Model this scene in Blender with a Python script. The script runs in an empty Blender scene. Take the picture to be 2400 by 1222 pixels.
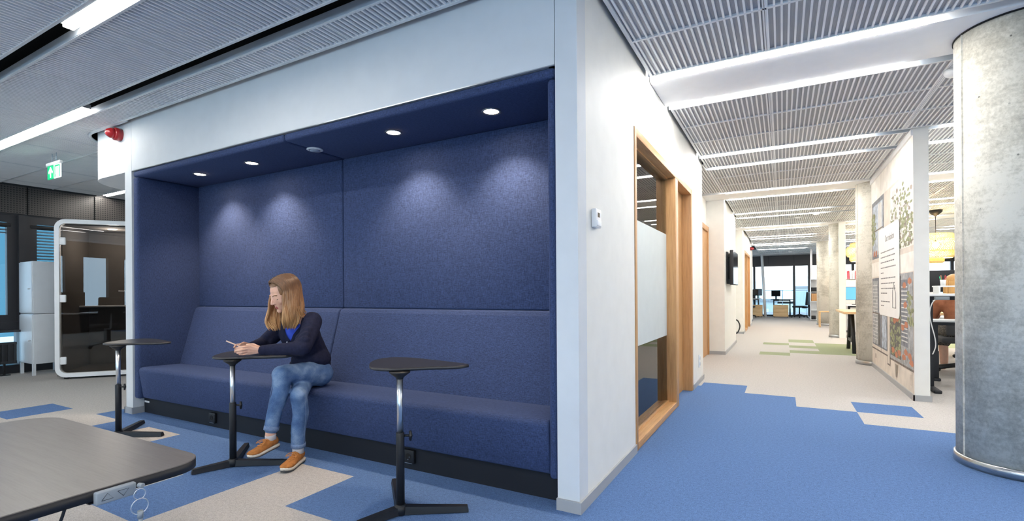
import bpy, bmesh, math, random
from mathutils import Vector, Matrix, Euler, noise as mnoise
random.seed(7)
C = bpy.context.scene.collection
SC = bpy.context.scene
PI = math.pi

# ------------------------------------------------------------------ helpers
def lin(c):
    def f(x):
        x = x/255.0
        return x/12.92 if x <= .04045 else ((x+.055)/1.055)**2.4
    return (f(c[0]), f(c[1]), f(c[2]), 1.0)

class MB:
    """collects shapes and links them as one mesh object"""
    def __init__(s):
        s.v = []; s.f = []; s.m = []; s.s = []
    def add(s, vs, fs, mi=0, sm=False):
        o = len(s.v)
        s.v += [tuple(v) for v in vs]
        for f in fs:
            s.f.append(tuple(i+o for i in f)); s.m.append(mi); s.s.append(sm)
        return s
    def box(s, x0, x1, y0, y1, z0, z1, mi=0, bev=0):
        if x0 > x1: x0, x1 = x1, x0
        if y0 > y1: y0, y1 = y1, y0
        if z0 > z1: z0, z1 = z1, z0
        if bev > 0:
            return s.rbox(x0, x1, y0, y1, z0, z1, bev, mi)
        vs = [(x0,y0,z0),(x1,y0,z0),(x1,y1,z0),(x0,y1,z0),(x0,y0,z1),(x1,y0,z1),(x1,y1,z1),(x0,y1,z1)]
        fs = [(0,3,2,1),(4,5,6,7),(0,1,5,4),(1,2,6,5),(2,3,7,6),(3,0,4,7)]
        return s.add(vs, fs, mi)
    def rbox(s, x0, x1, y0, y1, z0, z1, r, mi=0, seg=3):
        bm = bmesh.new()
        bmesh.ops.create_cube(bm, size=1)
        for v in bm.verts:
            v.co = Vector(((x0+x1)/2+v.co.x*(x1-x0), (y0+y1)/2+v.co.y*(y1-y0), (z0+z1)/2+v.co.z*(z1-z0)))
        r = min(r, .49*min(x1-x0, y1-y0, z1-z0))
        bmesh.ops.bevel(bm, geom=bm.edges[:], offset=r, segments=seg, profile=.5, affect='EDGES')
        return s.frombm(bm, mi, True)
    def frombm(s, bm, mi=0, sm=False, M=None):
        bm.verts.ensure_lookup_table()
        for i, v in enumerate(bm.verts): v.index = i
        vs = [(M @ v.co if M else v.co) for v in bm.verts]
        s.add(vs, [[v.index for v in f.verts] for f in bm.faces], mi, sm)
        bm.free(); return s
    def prism(s, poly, z0, z1, mi=0, sm=False):
        n = len(poly)
        vs = [(p[0],p[1],z0) for p in poly]+[(p[0],p[1],z1) for p in poly]
        s.add(vs, [tuple(range(n-1,-1,-1)), tuple(range(n,2*n))], mi)
        o = len(s.v)-2*n
        for i in range(n):
            j = (i+1) % n
            s.f.append((o+i,o+j,o+n+j,o+n+i)); s.m.append(mi); s.s.append(sm)
        return s
    def quad(s, a, b, c, d, mi=0): return s.add([a,b,c,d], [(0,1,2,3)], mi)
    def tube(s, pts, rad, n=10, mi=0, cap=True, sm=True, flat=None):
        pts = [Vector(p) for p in pts]
        if not isinstance(rad, (list, tuple)): rad = [rad]*len(pts)
        rings = []; up = None
        for i, p in enumerate(pts):
            t = (pts[min(i+1,len(pts)-1)]-pts[max(i-1,0)])
            if t.length < 1e-9: t = Vector((0,0,1))
            t.normalize()
            if up is None:
                a = Vector((0,0,1)) if abs(t.z) < .9 else Vector((1,0,0))
            else: a = up
            b = t.cross(a)
            if b.length < 1e-6: b = t.orthogonal()
            b.normalize(); up = b.cross(t).normalized()
            r = rad[i]; q = flat if flat else 1.0
            rings.append([p + b*(r*math.cos(2*PI*k/n)) + up*(r*q*math.sin(2*PI*k/n)) for k in range(n)])
        vs = [v for R in rings for v in R]; fs = []
        for i in range(len(rings)-1):
            for k in range(n):
                k2 = (k+1) % n
                fs.append((i*n+k, i*n+k2, (i+1)*n+k2, (i+1)*n+k))
        s.add(vs, fs, mi, sm)
        if cap:
            o = len(s.v)-len(vs)
            s.f.append(tuple(o+k for k in range(n-1,-1,-1))); s.m.append(mi); s.s.append(False)
            s.f.append(tuple(o+(len(rings)-1)*n+k for k in range(n))); s.m.append(mi); s.s.append(False)
        return s
    def lathe(s, cx, cy, prof, n=32, mi=0, sm=True, cap=True):
        vs = []; fs = []
        for (r, z) in prof:
            for k in range(n):
                a = 2*PI*k/n; vs.append((cx+r*math.cos(a), cy+r*math.sin(a), z))
        for i in range(len(prof)-1):
            for k in range(n):
                k2 = (k+1) % n; fs.append((i*n+k, i*n+k2, (i+1)*n+k2, (i+1)*n+k))
        if cap: fs.append(tuple(range(n-1,-1,-1))); fs.append(tuple((len(prof)-1)*n+k for k in range(n)))
        return s.add(vs, fs, mi, sm)
    def ell(s, c, r, mi=0, M=None, u=20, v=14):
        bm = bmesh.new()
        bmesh.ops.create_uvsphere(bm, u_segments=u, v_segments=v, radius=1)
        T = Matrix.Translation(Vector(c)) @ Matrix.Diagonal((r[0],r[1],r[2],1)) if M is None else M @ Matrix.Translation(Vector(c)) @ Matrix.Diagonal((r[0],r[1],r[2],1))
        return s.frombm(bm, mi, True, T)
    def cone(s, a, b, ra, rb, n=16, mi=0):
        """round cone (capsule with two radii)"""
        a = Vector(a); b = Vector(b); L = (b-a).length
        pts = []; rr = []
        d = (b-a)/L if L > 1e-6 else Vector((0,0,1))
        for k in range(5):
            t = PI/2*(k/5.0); pts.append(a-d*ra*math.cos(t)); rr.append(max(ra*math.sin(t), ra*.02))
        pts += [a, b]; rr += [ra, rb]
        for k in range(1,6):
            t = PI/2*(k/5.0); pts.append(b+d*rb*math.sin(t)); rr.append(max(rb*math.cos(t), rb*.02))
        return s.tube(pts, rr, n, mi)
    def chain(s, pts, rad, n=16, mi=0):
        for i in range(len(pts)-1): s.cone(pts[i], pts[i+1], rad[i], rad[i+1], n, mi)
        return s
    def xf(s, M, start=0):
        s.v[start:] = [tuple(M @ Vector(v)) for v in s.v[start:]]
        return s
    def mesh(s, name, mats):
        me = bpy.data.meshes.new(name)
        me.from_pydata(s.v, [], s.f)
        for m in (mats if isinstance(mats, (list,tuple)) else [mats]): me.materials.append(m)
        me.polygons.foreach_set('material_index', s.m)
        me.polygons.foreach_set('use_smooth', s.s)
        me.update(); return me
    def build(s, name, mats, parent=None, world=False):
        if world and parent is not None:
            r = parent
            while r.parent: r = r.parent
            s.xf(r.matrix_basis.inverted())
        o = bpy.data.objects.new(name, s.mesh(name, mats)); C.objects.link(o)
        if parent is not None: o.parent = parent
        return o

def tag(o, label, cat, group=None):
    o['label'] = label; o['category'] = cat
    if group: o['group'] = group
    return o
def thing(name, label, cat, loc=(0,0,0), rz=0, group=None):
    o = bpy.data.objects.new(name, None); C.objects.link(o)
    o.location = loc; o.rotation_euler = (0,0,rz)
    o.empty_display_size = .05
    return tag(o, label, cat, group)
def struct(name, mb, mats):
    o = mb.build(name, mats); o['kind'] = 'structure'; return o
def dup(root, loc, rz, label, group=None):
    def cp(o, p):
        c = o.copy(); C.objects.link(c); c.parent = p
        for ch in o.children: cp(ch, c)
        return c
    kids = list(root.children)
    r = root.copy(); C.objects.link(r); r.location = loc; r.rotation_euler = (0,0,rz); r['label'] = label
    if group: r['group'] = group
    for k in kids: cp(k, r)
    return r
def rrect(x0, x1, y0, y1, r, n=6):
    if not isinstance(r, (list,tuple)): r = [r]*4
    out = []
    for (cx, cy, a0, rr) in ((x1-r[0],y1-r[0],0,r[0]),(x0+r[1],y1-r[1],90,r[1]),(x0+r[2],y0+r[2],180,r[2]),(x1-r[3],y0+r[3],270,r[3])):
        for k in range(n+1):
            a = math.radians(a0+90*k/n); out.append((cx+rr*math.cos(a), cy+rr*math.sin(a)))
    return out
def smooth_closed(pts, sub=6):
    n = len(pts); out = []
    for i in range(n):
        p0,p1,p2,p3 = [Vector(pts[(i+k-1) % n]) for k in range(4)]
        for j in range(sub):
            t = j/sub
            out.append(tuple(.5*((2*p1)+(p2-p0)*t+(2*p0-5*p1+4*p2-p3)*t*t+(3*p1-p0-3*p2+p3)*t**3)))
    return out
def smooth_open(pts, sub=6):
    n = len(pts); out = []
    P = [Vector(p) for p in pts]
    for i in range(n-1):
        p0,p1,p2,p3 = P[max(i-1,0)],P[i],P[i+1],P[min(i+2,n-1)]
        for j in range(sub):
            t = j/sub
            out.append(.5*((2*p1)+(p2-p0)*t+(2*p0-5*p1+4*p2-p3)*t*t+(3*p1-p0-3*p2+p3)*t**3))
    out.append(P[-1]); return out
def remesh(mb, voxel, smooth=4, fac=.5):
    """fuse overlapping shapes into one continuous surface; returns a bmesh"""
    me = mb.mesh('tmp', [bpy.data.materials['Skin']])
    o = bpy.data.objects.new('tmp', me); C.objects.link(o)
    m = o.modifiers.new('r', 'REMESH'); m.mode = 'VOXEL'; m.voxel_size = voxel; m.use_smooth_shade = True
    if smooth:
        k = o.modifiers.new('s', 'SMOOTH'); k.iterations = smooth; k.factor = fac
    bpy.context.view_layer.update()
    dg = bpy.context.evaluated_depsgraph_get()
    ev = o.evaluated_get(dg).to_mesh()
    bm = bmesh.new(); bm.from_mesh(ev)
    o.evaluated_get(dg).to_mesh_clear()
    bpy.data.objects.remove(o); bpy.data.meshes.remove(me)
    return bm
def bmobj(name, bm, mats, parent=None, smooth=True):
    me = bpy.data.meshes.new(name); bm.to_mesh(me); bm.free()
    for m in (mats if isinstance(mats,(list,tuple)) else [mats]): me.materials.append(m)
    if smooth: me.polygons.foreach_set('use_smooth', [True]*len(me.polygons))
    o = bpy.data.objects.new(name, me); C.objects.link(o)
    if parent is not None:
        r = parent
        while r.parent: r = r.parent
        me.transform(r.matrix_basis.inverted()); o.parent = parent
    return o

# ------------------------------------------------------------------ materials
def nm(name):
    m = bpy.data.materials.new(name); m.use_nodes = True
    nt = m.node_tree; b = nt.nodes['Principled BSDF']
    return m, nt, b
def N(nt, t, **kw):
    n = nt.nodes.new(t)
    for k, v in kw.items():
        if k.startswith('i_'): n.inputs[k[2:].replace('_',' ')].default_value = v
        else: setattr(n, k, v)
    return n
def coords(nt, scale=(1,1,1), kind='Object'):
    tc = N(nt, 'ShaderNodeTexCoord'); mp = N(nt, 'ShaderNodeMapping')
    mp.inputs['Scale'].default_value = scale
    nt.links.new(tc.outputs[kind], mp.inputs['Vector']); return mp.outputs['Vector']
def ramp(nt, fac, stops):
    r = N(nt, 'ShaderNodeValToRGB'); e = r.color_ramp.elements
    while len(e) < len(stops): e.new(.5)
    for i, (p, c) in enumerate(stops): e[i].position = p; e[i].color = c
    nt.links.new(fac, r.inputs['Fac']); return r.outputs['Color']
def noise(nt, vec, scale=5, detail=3, rough=.5, dist=0):
    n = N(nt, 'ShaderNodeTexNoise'); n.inputs['Scale'].default_value = scale
    n.inputs['Detail'].default_value = detail; n.inputs['Roughness'].default_value = rough
    n.inputs['Distortion'].default_value = dist
    if vec is not None: nt.links.new(vec, n.inputs['Vector'])
    return n.outputs['Fac']
def bump(nt, b, h, strength=.3, dist=.002):
    k = N(nt, 'ShaderNodeBump'); k.inputs['Strength'].default_value = strength; k.inputs['Distance'].default_value = dist
    nt.links.new(h, k.inputs['Height']); nt.links.new(k.outputs['Normal'], b.inputs['Normal'])
def plain(name, col, rough=.5, metal=0, spec=.5, var=.0, vscale=8, coat=0):
    m, nt, b = nm(name); c = lin(col)
    b.inputs['Roughness'].default_value = rough; b.inputs['Metallic'].default_value = metal
    b.inputs['Specular IOR Level'].default_value = spec; b.inputs['Coat Weight'].default_value = coat
    v = noise(nt, coords(nt), vscale, 2)
    k = var if var else .02
    cc = ramp(nt, v, [(.3, tuple(x*(1-k) for x in c[:3])+(1,)), (.7, tuple(min(1,x*(1+k)) for x in c[:3])+(1,))])
    nt.links.new(cc, b.inputs['Base Color']); return m
def carpet(name, col, amp=.35):
    m, nt, b = nm(name); c = lin(col)
    co = coords(nt)
    a = noise(nt, co, 170, 3, .7); a2 = noise(nt, co, 55, 2, .6)
    mx = N(nt, 'ShaderNodeMath', operation='MULTIPLY_ADD'); nt.links.new(a2, mx.inputs[0]); mx.inputs[1].default_value = .35
    nt.links.new(a, mx.inputs[2])
    cc = ramp(nt, mx.outputs[0], [(.45, tuple(x*(1-amp) for x in c[:3])+(1,)), (.66, c), (.9, tuple(min(1,x*(1+amp)) for x in c[:3])+(1,))])
    nt.links.new(cc, b.inputs['Base Color']); b.inputs['Roughness'].default_value = .95; b.inputs['Specular IOR Level'].default_value = .1
    bump(nt, b, a, .6, .004); return m
def fabric(name, col, amp=.5):
    m, nt, b = nm(name); c = lin(col)
    h = noise(nt, coords(nt, (45,330,330)), 1, 3, .7)
    v = noise(nt, coords(nt, (330,330,45)), 1, 3, .7)
    mx = N(nt, 'ShaderNodeMath', operation='MULTIPLY_ADD'); nt.links.new(v, mx.inputs[0]); mx.inputs[1].default_value = .5
    k = N(nt, 'ShaderNodeMath', operation='MULTIPLY'); nt.links.new(h, k.inputs[0]); k.inputs[1].default_value = .5
    nt.links.new(k.outputs[0], mx.inputs[2])
    cc = ramp(nt, mx.outputs[0], [(.36, tuple(x*(1-amp) for x in c[:3])+(1,)), (.5, c), (.66, tuple(min(1,x*(1+amp*1.3)) for x in c[:3])+(1,))])
    nt.links.new(cc, b.inputs['Base Color']); b.inputs['Roughness'].default_value = .85; b.inputs['Specular IOR Level'].default_value = .2
    b.inputs['Sheen Weight'].default_value = .15; b.inputs['Sheen Roughness'].default_value = .5
    b.inputs['Sheen Tint'].default_value = lin((150,165,220))
    bump(nt, b, mx.outputs[0], .35, .002); return m
def wood(name, col, dark, scale=(1,1,1), rough=.45):
    m, nt, b = nm(name)
    g = noise(nt, coords(nt, scale), 1, 6, .65, .6)
    g2 = noise(nt, coords(nt, tuple(s*4 for s in scale)), 1, 3, .6)
    mx = N(nt, 'ShaderNodeMath', operation='MULTIPLY_ADD'); nt.links.new(g2, mx.inputs[0]); mx.inputs[1].default_value = .4
    k = N(nt, 'ShaderNodeMath', operation='MULTIPLY'); nt.links.new(g, k.inputs[0]); k.inputs[1].default_value = .6
    nt.links.new(k.outputs[0], mx.inputs[2])
    cc = ramp(nt, mx.outputs[0], [(.32, lin(dark)), (.55, lin(col)), (.75, lin(tuple(min(255,x*1.06) for x in col)))])
    nt.links.new(cc, b.inputs['Base Color']); b.inputs['Roughness'].default_value = rough; return m
def concrete(name):
    m, nt, b = nm(name); co = coords(nt)
    a = noise(nt, coords(nt, (1,1,.6)), 2.2, 6, .62, .4); f = noise(nt, co, 48, 5, .75)
    s = noise(nt, coords(nt, (5,5,26)), 1, 3, .6)
    t = N(nt, 'ShaderNodeMath', operation='MULTIPLY_ADD'); nt.links.new(f, t.inputs[0]); t.inputs[1].default_value = .62; nt.links.new(a, t.inputs[2])
    t2 = N(nt, 'ShaderNodeMath', operation='MULTIPLY_ADD'); nt.links.new(s, t2.inputs[0]); t2.inputs[1].default_value = .3; nt.links.new(t.outputs[0], t2.inputs[2])
    cc = ramp(nt, t2.outputs[0], [(.55, lin((132,129,117))), (.8, lin((186,182,169))), (.92, lin((208,204,191))), (1.0, lin((222,218,206)))])
    vo = N(nt, 'ShaderNodeTexVoronoi'); vo.inputs['Scale'].default_value = 11; nt.links.new(co, vo.inputs['Vector'])
    pit = ramp(nt, vo.outputs['Distance'], [(.05, (0,0,0,1)), (.075, (1,1,1,1))])
    sel = noise(nt, co, 4, 1); selr = ramp(nt, sel, [(.5,(1,1,1,1)), (.56,(0,0,0,1))])
    mxs = N(nt, 'ShaderNodeMix', data_type='RGBA', blend_type='LIGHTEN'); mxs.inputs[0].default_value = 1
    nt.links.new(pit, mxs.inputs[6]); nt.links.new(selr, mxs.inputs[7])
    mu = N(nt, 'ShaderNodeMix', data_type='RGBA', blend_type='MULTIPLY'); mu.inputs[0].default_value = .75
    nt.links.new(cc, mu.inputs[6]); nt.links.new(mxs.outputs[2], mu.inputs[7])
    nt.links.new(mu.outputs[2], b.inputs['Base Color']); b.inputs['Roughness'].default_value = .7
    bump(nt, b, t2.outputs[0], .25, .006); return m
def perf(name, col, hole, pitch, rad, axes):
    """sheet with a square grid of round holes; axes = the two coordinates the sheet spans"""
    m, nt, b = nm(name)
    tc = N(nt, 'ShaderNodeTexCoord'); sx = N(nt, 'ShaderNodeSeparateXYZ'); nt.links.new(tc.outputs['Object'], sx.inputs[0])
    outs = []
    for a in axes:
        d = N(nt, 'ShaderNodeMath', operation='DIVIDE'); nt.links.new(sx.outputs[a], d.inputs[0]); d.inputs[1].default_value = pitch
        f = N(nt, 'ShaderNodeMath', operation='FRACT'); nt.links.new(d.outputs[0], f.inputs[0])
        s = N(nt, 'ShaderNodeMath', operation='SUBTRACT'); nt.links.new(f.outputs[0], s.inputs[0]); s.inputs[1].default_value = .5
        p = N(nt, 'ShaderNodeMath', operation='POWER'); 
        ab = N(nt, 'ShaderNodeMath', operation='ABSOLUTE'); nt.links.new(s.outputs[0], ab.inputs[0])
        nt.links.new(ab.outputs[0], p.inputs[0]); p.inputs[1].default_value = 2
        outs.append(p.outputs[0])
    ad = N(nt, 'ShaderNodeMath', operation='ADD'); nt.links.new(outs[0], ad.inputs[0]); nt.links.new(outs[1], ad.inputs[1])
    cc = ramp(nt, ad.outputs[0], [(rad*rad, lin(hole)), (rad*rad+.02, lin(col))])
    nt.links.new(cc, b.inputs['Base Color']); b.inputs['Roughness'].default_value = .4; return m
def emit(name, col, strength):
    m, nt, b = nm(name); c = lin(col)
    b.inputs['Base Color'].default_value = c; b.inputs['Emission Color'].default_value = c
    b.inputs['Emission Strength'].default_value = strength; b.inputs['Roughness'].default_value = .4; return m
def pane(name, tint=(1,1,1), ior=1.5, rough=0.0):
    m, nt, b = nm(name); nt.nodes.remove(b)
    out = [n for n in nt.nodes if n.type == 'OUTPUT_MATERIAL'][0]
    fr = N(nt, 'ShaderNodeFresnel'); fr.inputs['IOR'].default_value = ior
    tr = N(nt, 'ShaderNodeBsdfTransparent'); tr.inputs['Color'].default_value = tint+(1,)
    gl = N(nt, 'ShaderNodeBsdfGlossy'); gl.inputs['Roughness'].default_value = rough
    mx = N(nt, 'ShaderNodeMixShader')
    nt.links.new(fr.outputs[0], mx.inputs[0]); nt.links.new(tr.outputs[0], mx.inputs[1]); nt.links.new(gl.outputs[0], mx.inputs[2])
    nt.links.new(mx.outputs[0], out.inputs['Surface']); return m

M = {}
M['skin'] = plain('Skin', (226,178,152), .5, var=.05, vscale=30)
M['skin'].node_tree.nodes['Principled BSDF'].inputs['Subsurface Weight'].default_value = .08
M['lips'] = plain('Lips', (178,98,92), .45)
M['wall'] = plain('WhitePaint', (236,235,229), .55, spec=.3)
M['fascia'] = plain('WhiteMetalPanel', (218,222,225), .6, spec=.3)
M['white'] = plain('WhiteLacquer', (236,237,238), .35)
M['ceilwhite'] = plain('CeilingWhite', (250,250,250), .6)
M['trim'] = plain('CeilingMetal', (226,228,230), .35)
M['slat'] = plain('CeilingSlat', (246,246,246), .5)
M['felt'] = perf('CeilingFelt', (170,173,178), (130,134,140), .006, .3, (0,1))
M['void'] = plain('VoidBlack', (14,14,16), .9)
M['alu'] = plain('Aluminium', (176,182,188), .32, metal=.8)
M['chan'] = plain('ChannelProfile', (196,206,216), .4, metal=.3)
M['base'] = plain('SkirtingGrey', (168,170,172), .45)
M['fab'] = fabric('NavyFabric', (57,71,106))
M['plinth'] = plain('PlinthBlack', (30,33,40), .6, spec=.3)
M['blackp'] = plain('BlackPlastic', (22,23,26), .45)
M['blackm'] = plain('BlackPowderCoat', (26,28,33), .5)
M['chrome'] = plain('Chrome', (222,226,230), .28, metal=1)
M['steel'] = plain('BrushedSteel', (190,192,194), .3, metal=1)
M['beige'] = carpet('CarpetBeige', (188,184,180), .32)
M['blue'] = carpet('CarpetBlue', (94,123,168), .42)
M['green'] = carpet('CarpetGreen', (150,158,128), .28)
M['oak'] = wood('Oak', (200,153,101), (172,124,77), (30,30,1.6))
M['oakh'] = wood('OakRail', (208,160,107), (180,130,82), (30,1.6,30))
M['birch'] = wood('Birch', (226,190,140), (208,166,112), (2,14,14))
M['conc'] = concrete('Concrete')
M['glass'] = pane('ClearGlass', (.93,.96,.95), 1.5)
M['dglass'] = pane('TintedGlass', (.62,.61,.60), 1.55)
M['wglass'] = pane('WindowGlass', (.9,.95,.97), 1.45)
M['film'] = plain('FrostedFilm', (208,214,212), .6, spec=.2)
M['led'] = emit('LedDiffuser', (255,252,248), 18)
M['ledL'] = emit('LedDiffuserNear', (255,249,240), 15)
M['ledR'] = emit('LedDiffuserDimmed', (255,252,248), 12)
M['down'] = emit('DownlightLens', (255,226,190), 25)
M['dark'] = plain('DarkFrame', (52,52,56), .45)
M['darkperf'] = perf('PerforatedDark', (84,80,78), (24,24,26), .032, .24, (1,2))
M['darkgrey'] = plain('DarkGrey', (64,64,66), .6)
M['boothin'] = plain('BoothFelt', (104,100,96), .9, spec=.1)
M['red'] = plain('RedPlastic', (168,16,24), .25, coat=.5)
M['signgreen'] = emit('SignGreen', (0,150,95), .45)
M['signwhite'] = emit('SignWhite', (235,255,246), .9)
M['desk'] = wood('DeskCharcoal', (110,104,102), (96,90,88), (3,60,60), .33)
M['deskedge'] = plain('DeskEdge', (30,29,31), .5)
M['btn'] = plain('ControlGrey', (140,148,154), .45)
M['ltable'] = plain('TableTopBlack', (34,34,38), .38, var=.06)
M['tedge'] = plain('TableEdge', (62,61,62), .4)
M['cab'] = plain('CabinetWhite', (222,228,234), .35)
M['rad'] = plain('RadiatorDark', (46,48,52), .45)
M['cardigan'] = plain('NavyKnit', (33,36,58), .9, spec=.2, var=.18, vscale=60)
M['top'] = plain('CobaltTop', (52,84,205), .8, var=.08)
M['suede'] = plain('TanSuede', (182,120,66), .85, spec=.2, var=.22, vscale=40)
M['lace'] = plain('TanLace', (206,140,78), .8)
M['sole'] = plain('SoleWhite', (226,216,202), .7)
M['tread'] = plain('SoleGrey', (92,92,94), .8)
M['sock'] = plain('SockGrey', (206,206,210), .9)
M['phone'] = plain('PhoneGold', (222,190,168), .3, metal=.4)
M['screen'] = plain('ScreenBlack', (12,13,16), .12)
M['screenblue'] = emit('ScreenBlue', (70,130,190), .6)
M['pot'] = plain('Terracotta', (186,122,92), .8, var=.1)
M['rattan'] = plain('Rattan', (246,216,154), .7, var=.15, vscale=90)
M['bulb'] = emit('Bulb', (255,232,190), 60)
M['foliage'] = plain('PrintFoliage', (142,146,112), .8, var=.5, vscale=22)

def denim():
    m, nt, b = nm('Denim')
    co = coords(nt)
    a = noise(nt, co, 9, 3, .5); f = noise(nt, coords(nt, (500,500,160)), 1, 2, .6)
    t = N(nt, 'ShaderNodeMath', operation='MULTIPLY_ADD'); nt.links.new(f, t.inputs[0]); t.inputs[1].default_value = .35; nt.links.new(a, t.inputs[2])
    cc = ramp(nt, t.outputs[0], [(.42, lin((54,80,122))), (.68, lin((92,122,164))), (.9, lin((140,164,194)))])
    nt.links.new(cc, b.inputs['Base Color']); b.inputs['Roughness'].default_value = .9; b.inputs['Specular IOR Level'].default_value = .15
    bump(nt, b, t.outputs[0], .25, .003); return m
M['denim'] = denim()
M['cuff'] = plain('DenimCuff', (112,136,172), .9, var=.15, vscale=90)
def hairmat(name, top, mid, tip, z0, z1):
    m, nt, b = nm(name)
    g = N(nt, 'ShaderNodeNewGeometry'); sx = N(nt, 'ShaderNodeSeparateXYZ'); nt.links.new(g.outputs['Position'], sx.inputs[0])
    mr = N(nt, 'ShaderNodeMapRange'); mr.inputs['From Min'].default_value = z0; mr.inputs['From Max'].default_value = z1
    nt.links.new(sx.outputs[2], mr.inputs['Value'])
    n = noise(nt, coords(nt, (120,120,8)), 1, 3, .6)
    t = N(nt, 'ShaderNodeMath', operation='MULTIPLY_ADD'); nt.links.new(n, t.inputs[0]); t.inputs[1].default_value = .7
    s = N(nt, 'ShaderNodeMath', operation='SUBTRACT'); nt.links.new(mr.outputs[0], s.inputs[0]); s.inputs[1].default_value = .35
    nt.links.new(s.outputs[0], t.inputs[2])
    cc = ramp(nt, t.outputs[0], [(.0, lin(tip)), (.5, lin(mid)), (1.0, lin(top))])
    nt.links.new(cc, b.inputs['Base Color']); b.inputs['Roughness'].default_value = .38; b.inputs['Specular IOR Level'].default_value = .5
    return m
M['hair'] = hairmat('HairBlonde', (116,84,60), (170,124,82), (220,172,116), .86, 1.2)
M['hair2'] = hairmat('HairGinger', (190,140,80), (214,162,96), (226,178,112), 1.0, 1.4)

# ------------------------------------------------------------------ camera
F = 1151.0
cam = bpy.data.cameras.new('Camera'); co = bpy.data.objects.new('Camera', cam); C.objects.link(co)
cam.sensor_width = 36; cam.sensor_fit = 'HORIZONTAL'; cam.lens = F/2400*36
cam.shift_y = (688.2-611)/2400; cam.clip_start = .02; cam.clip_end = 900
A = math.radians(28.85); ROLL = math.atan(.0066)
co.location = (0,0,1.1)
fw = Vector((-math.sin(A), math.cos(A), 0)); rt = Vector((math.cos(A), math.sin(A), 0)); up = Vector((0,0,1))
r2 = rt*math.cos(ROLL) - up*math.sin(ROLL); u2 = rt*math.sin(ROLL) + up*math.cos(ROLL)
co.matrix_world = Matrix(((r2.x,u2.x,-fw.x,0),(r2.y,u2.y,-fw.y,0),(r2.z,u2.z,-fw.z,1.1),(0,0,0,1)))
SC.camera = co
SC.view_settings.view_transform = 'Standard'; SC.view_settings.look = 'None'
SC.view_settings.gamma = 1; SC.view_settings.exposure = 1.6; SC.view_settings.use_curve_mapping = False
# ------------------------------------------------------------------ room shell
XL, XR, YB, YF = -9.68, 7.0, -6.5, 25.05
ZC = 2.72
# floor: carpet tiles on a 0.477 x 0.235 grid
def build_floor():
    mb = MB(); px_, py_ = .477, .235
    x0, y0 = .11, 2.135
    ni0, ni1 = -21, 15; nj0, nj1 = -37, 98
    def X(i): return x0+px_*i
    def Y(j): return y0+py_*j
    for i in range(ni0, ni1):
        for j in range(nj0, nj1):
            xc, yc = X(i)+px_/2, Y(j)+py_/2
            m = 0
            if xc > -.9 and yc < 6.36 and yc > 2.13:
                if xc < -.37: m = 1
                elif xc < .11: m = 1 if yc < 5.895 else 0
                elif xc < .587: m = 1 if yc < 5.425 else 0
                elif xc < 3.4: m = 1 if yc < 4.955 else 0
                if .587 < xc < 1.06 and 5.425 < yc < 5.895: m = 1
            elif xc > -2.275 and yc > 1.665 and yc < 2.135: m = 1
            elif xc > -1.8 and yc <= 1.665 and xc < 3.4: m = 1
            elif yc > 2.13 and yc < 2.37 and xc > -5.6 and xc < -.9: m = 1
            elif yc > 2.37 and yc < 3.0 and xc > -5.6 and xc < -.9: m = 1
            elif yc < 2.135:
                if -3.228 < xc < -2.75 and yc > 1.195: m = 1
                elif -4.185 < xc < -3.228 and yc > 1.665: m = 1
                elif -5.14 < xc < -4.66 and 1.9 < yc: m = 1
                elif -4.66 < xc < -4.185 and yc < 1.9 and yc > 1.4: m = 1
                elif -6.57 < xc < -6.095 and 1.665 < yc: m = 1
            # meeting room behind the glazed wall
            if -6 < xc < -1.0 and 3.0 < yc < 6.2: m = 1
            # green run further down the corridor
            if -.37 < xc < .11 and (11.535 < yc < 12.0 or 9.65 < yc < 10.125): m = 2
            if .11 < xc < .587 and (12.24 < yc < 12.95 or 11.07 < yc < 11.535 or 10.125 < yc < 10.6): m = 2
            if .587 < xc < 2.2 and 10.125 < yc < 12.24: m = 2
            if xc > 2.0 and 12.2 < yc < 14.2: m = 2
            mb.quad((X(i),Y(j),0),(X(i+1),Y(j),0),(X(i+1),Y(j+1),0),(X(i),Y(j+1),0), m)
    # slab below
    mb.box(XL-.3, XR+.3, YB-.3, YF+.2, -.12, -.004, 3)
    return struct('floor', mb, [M['beige'], M['blue'], M['green'], M['base']])
build_floor()

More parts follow.
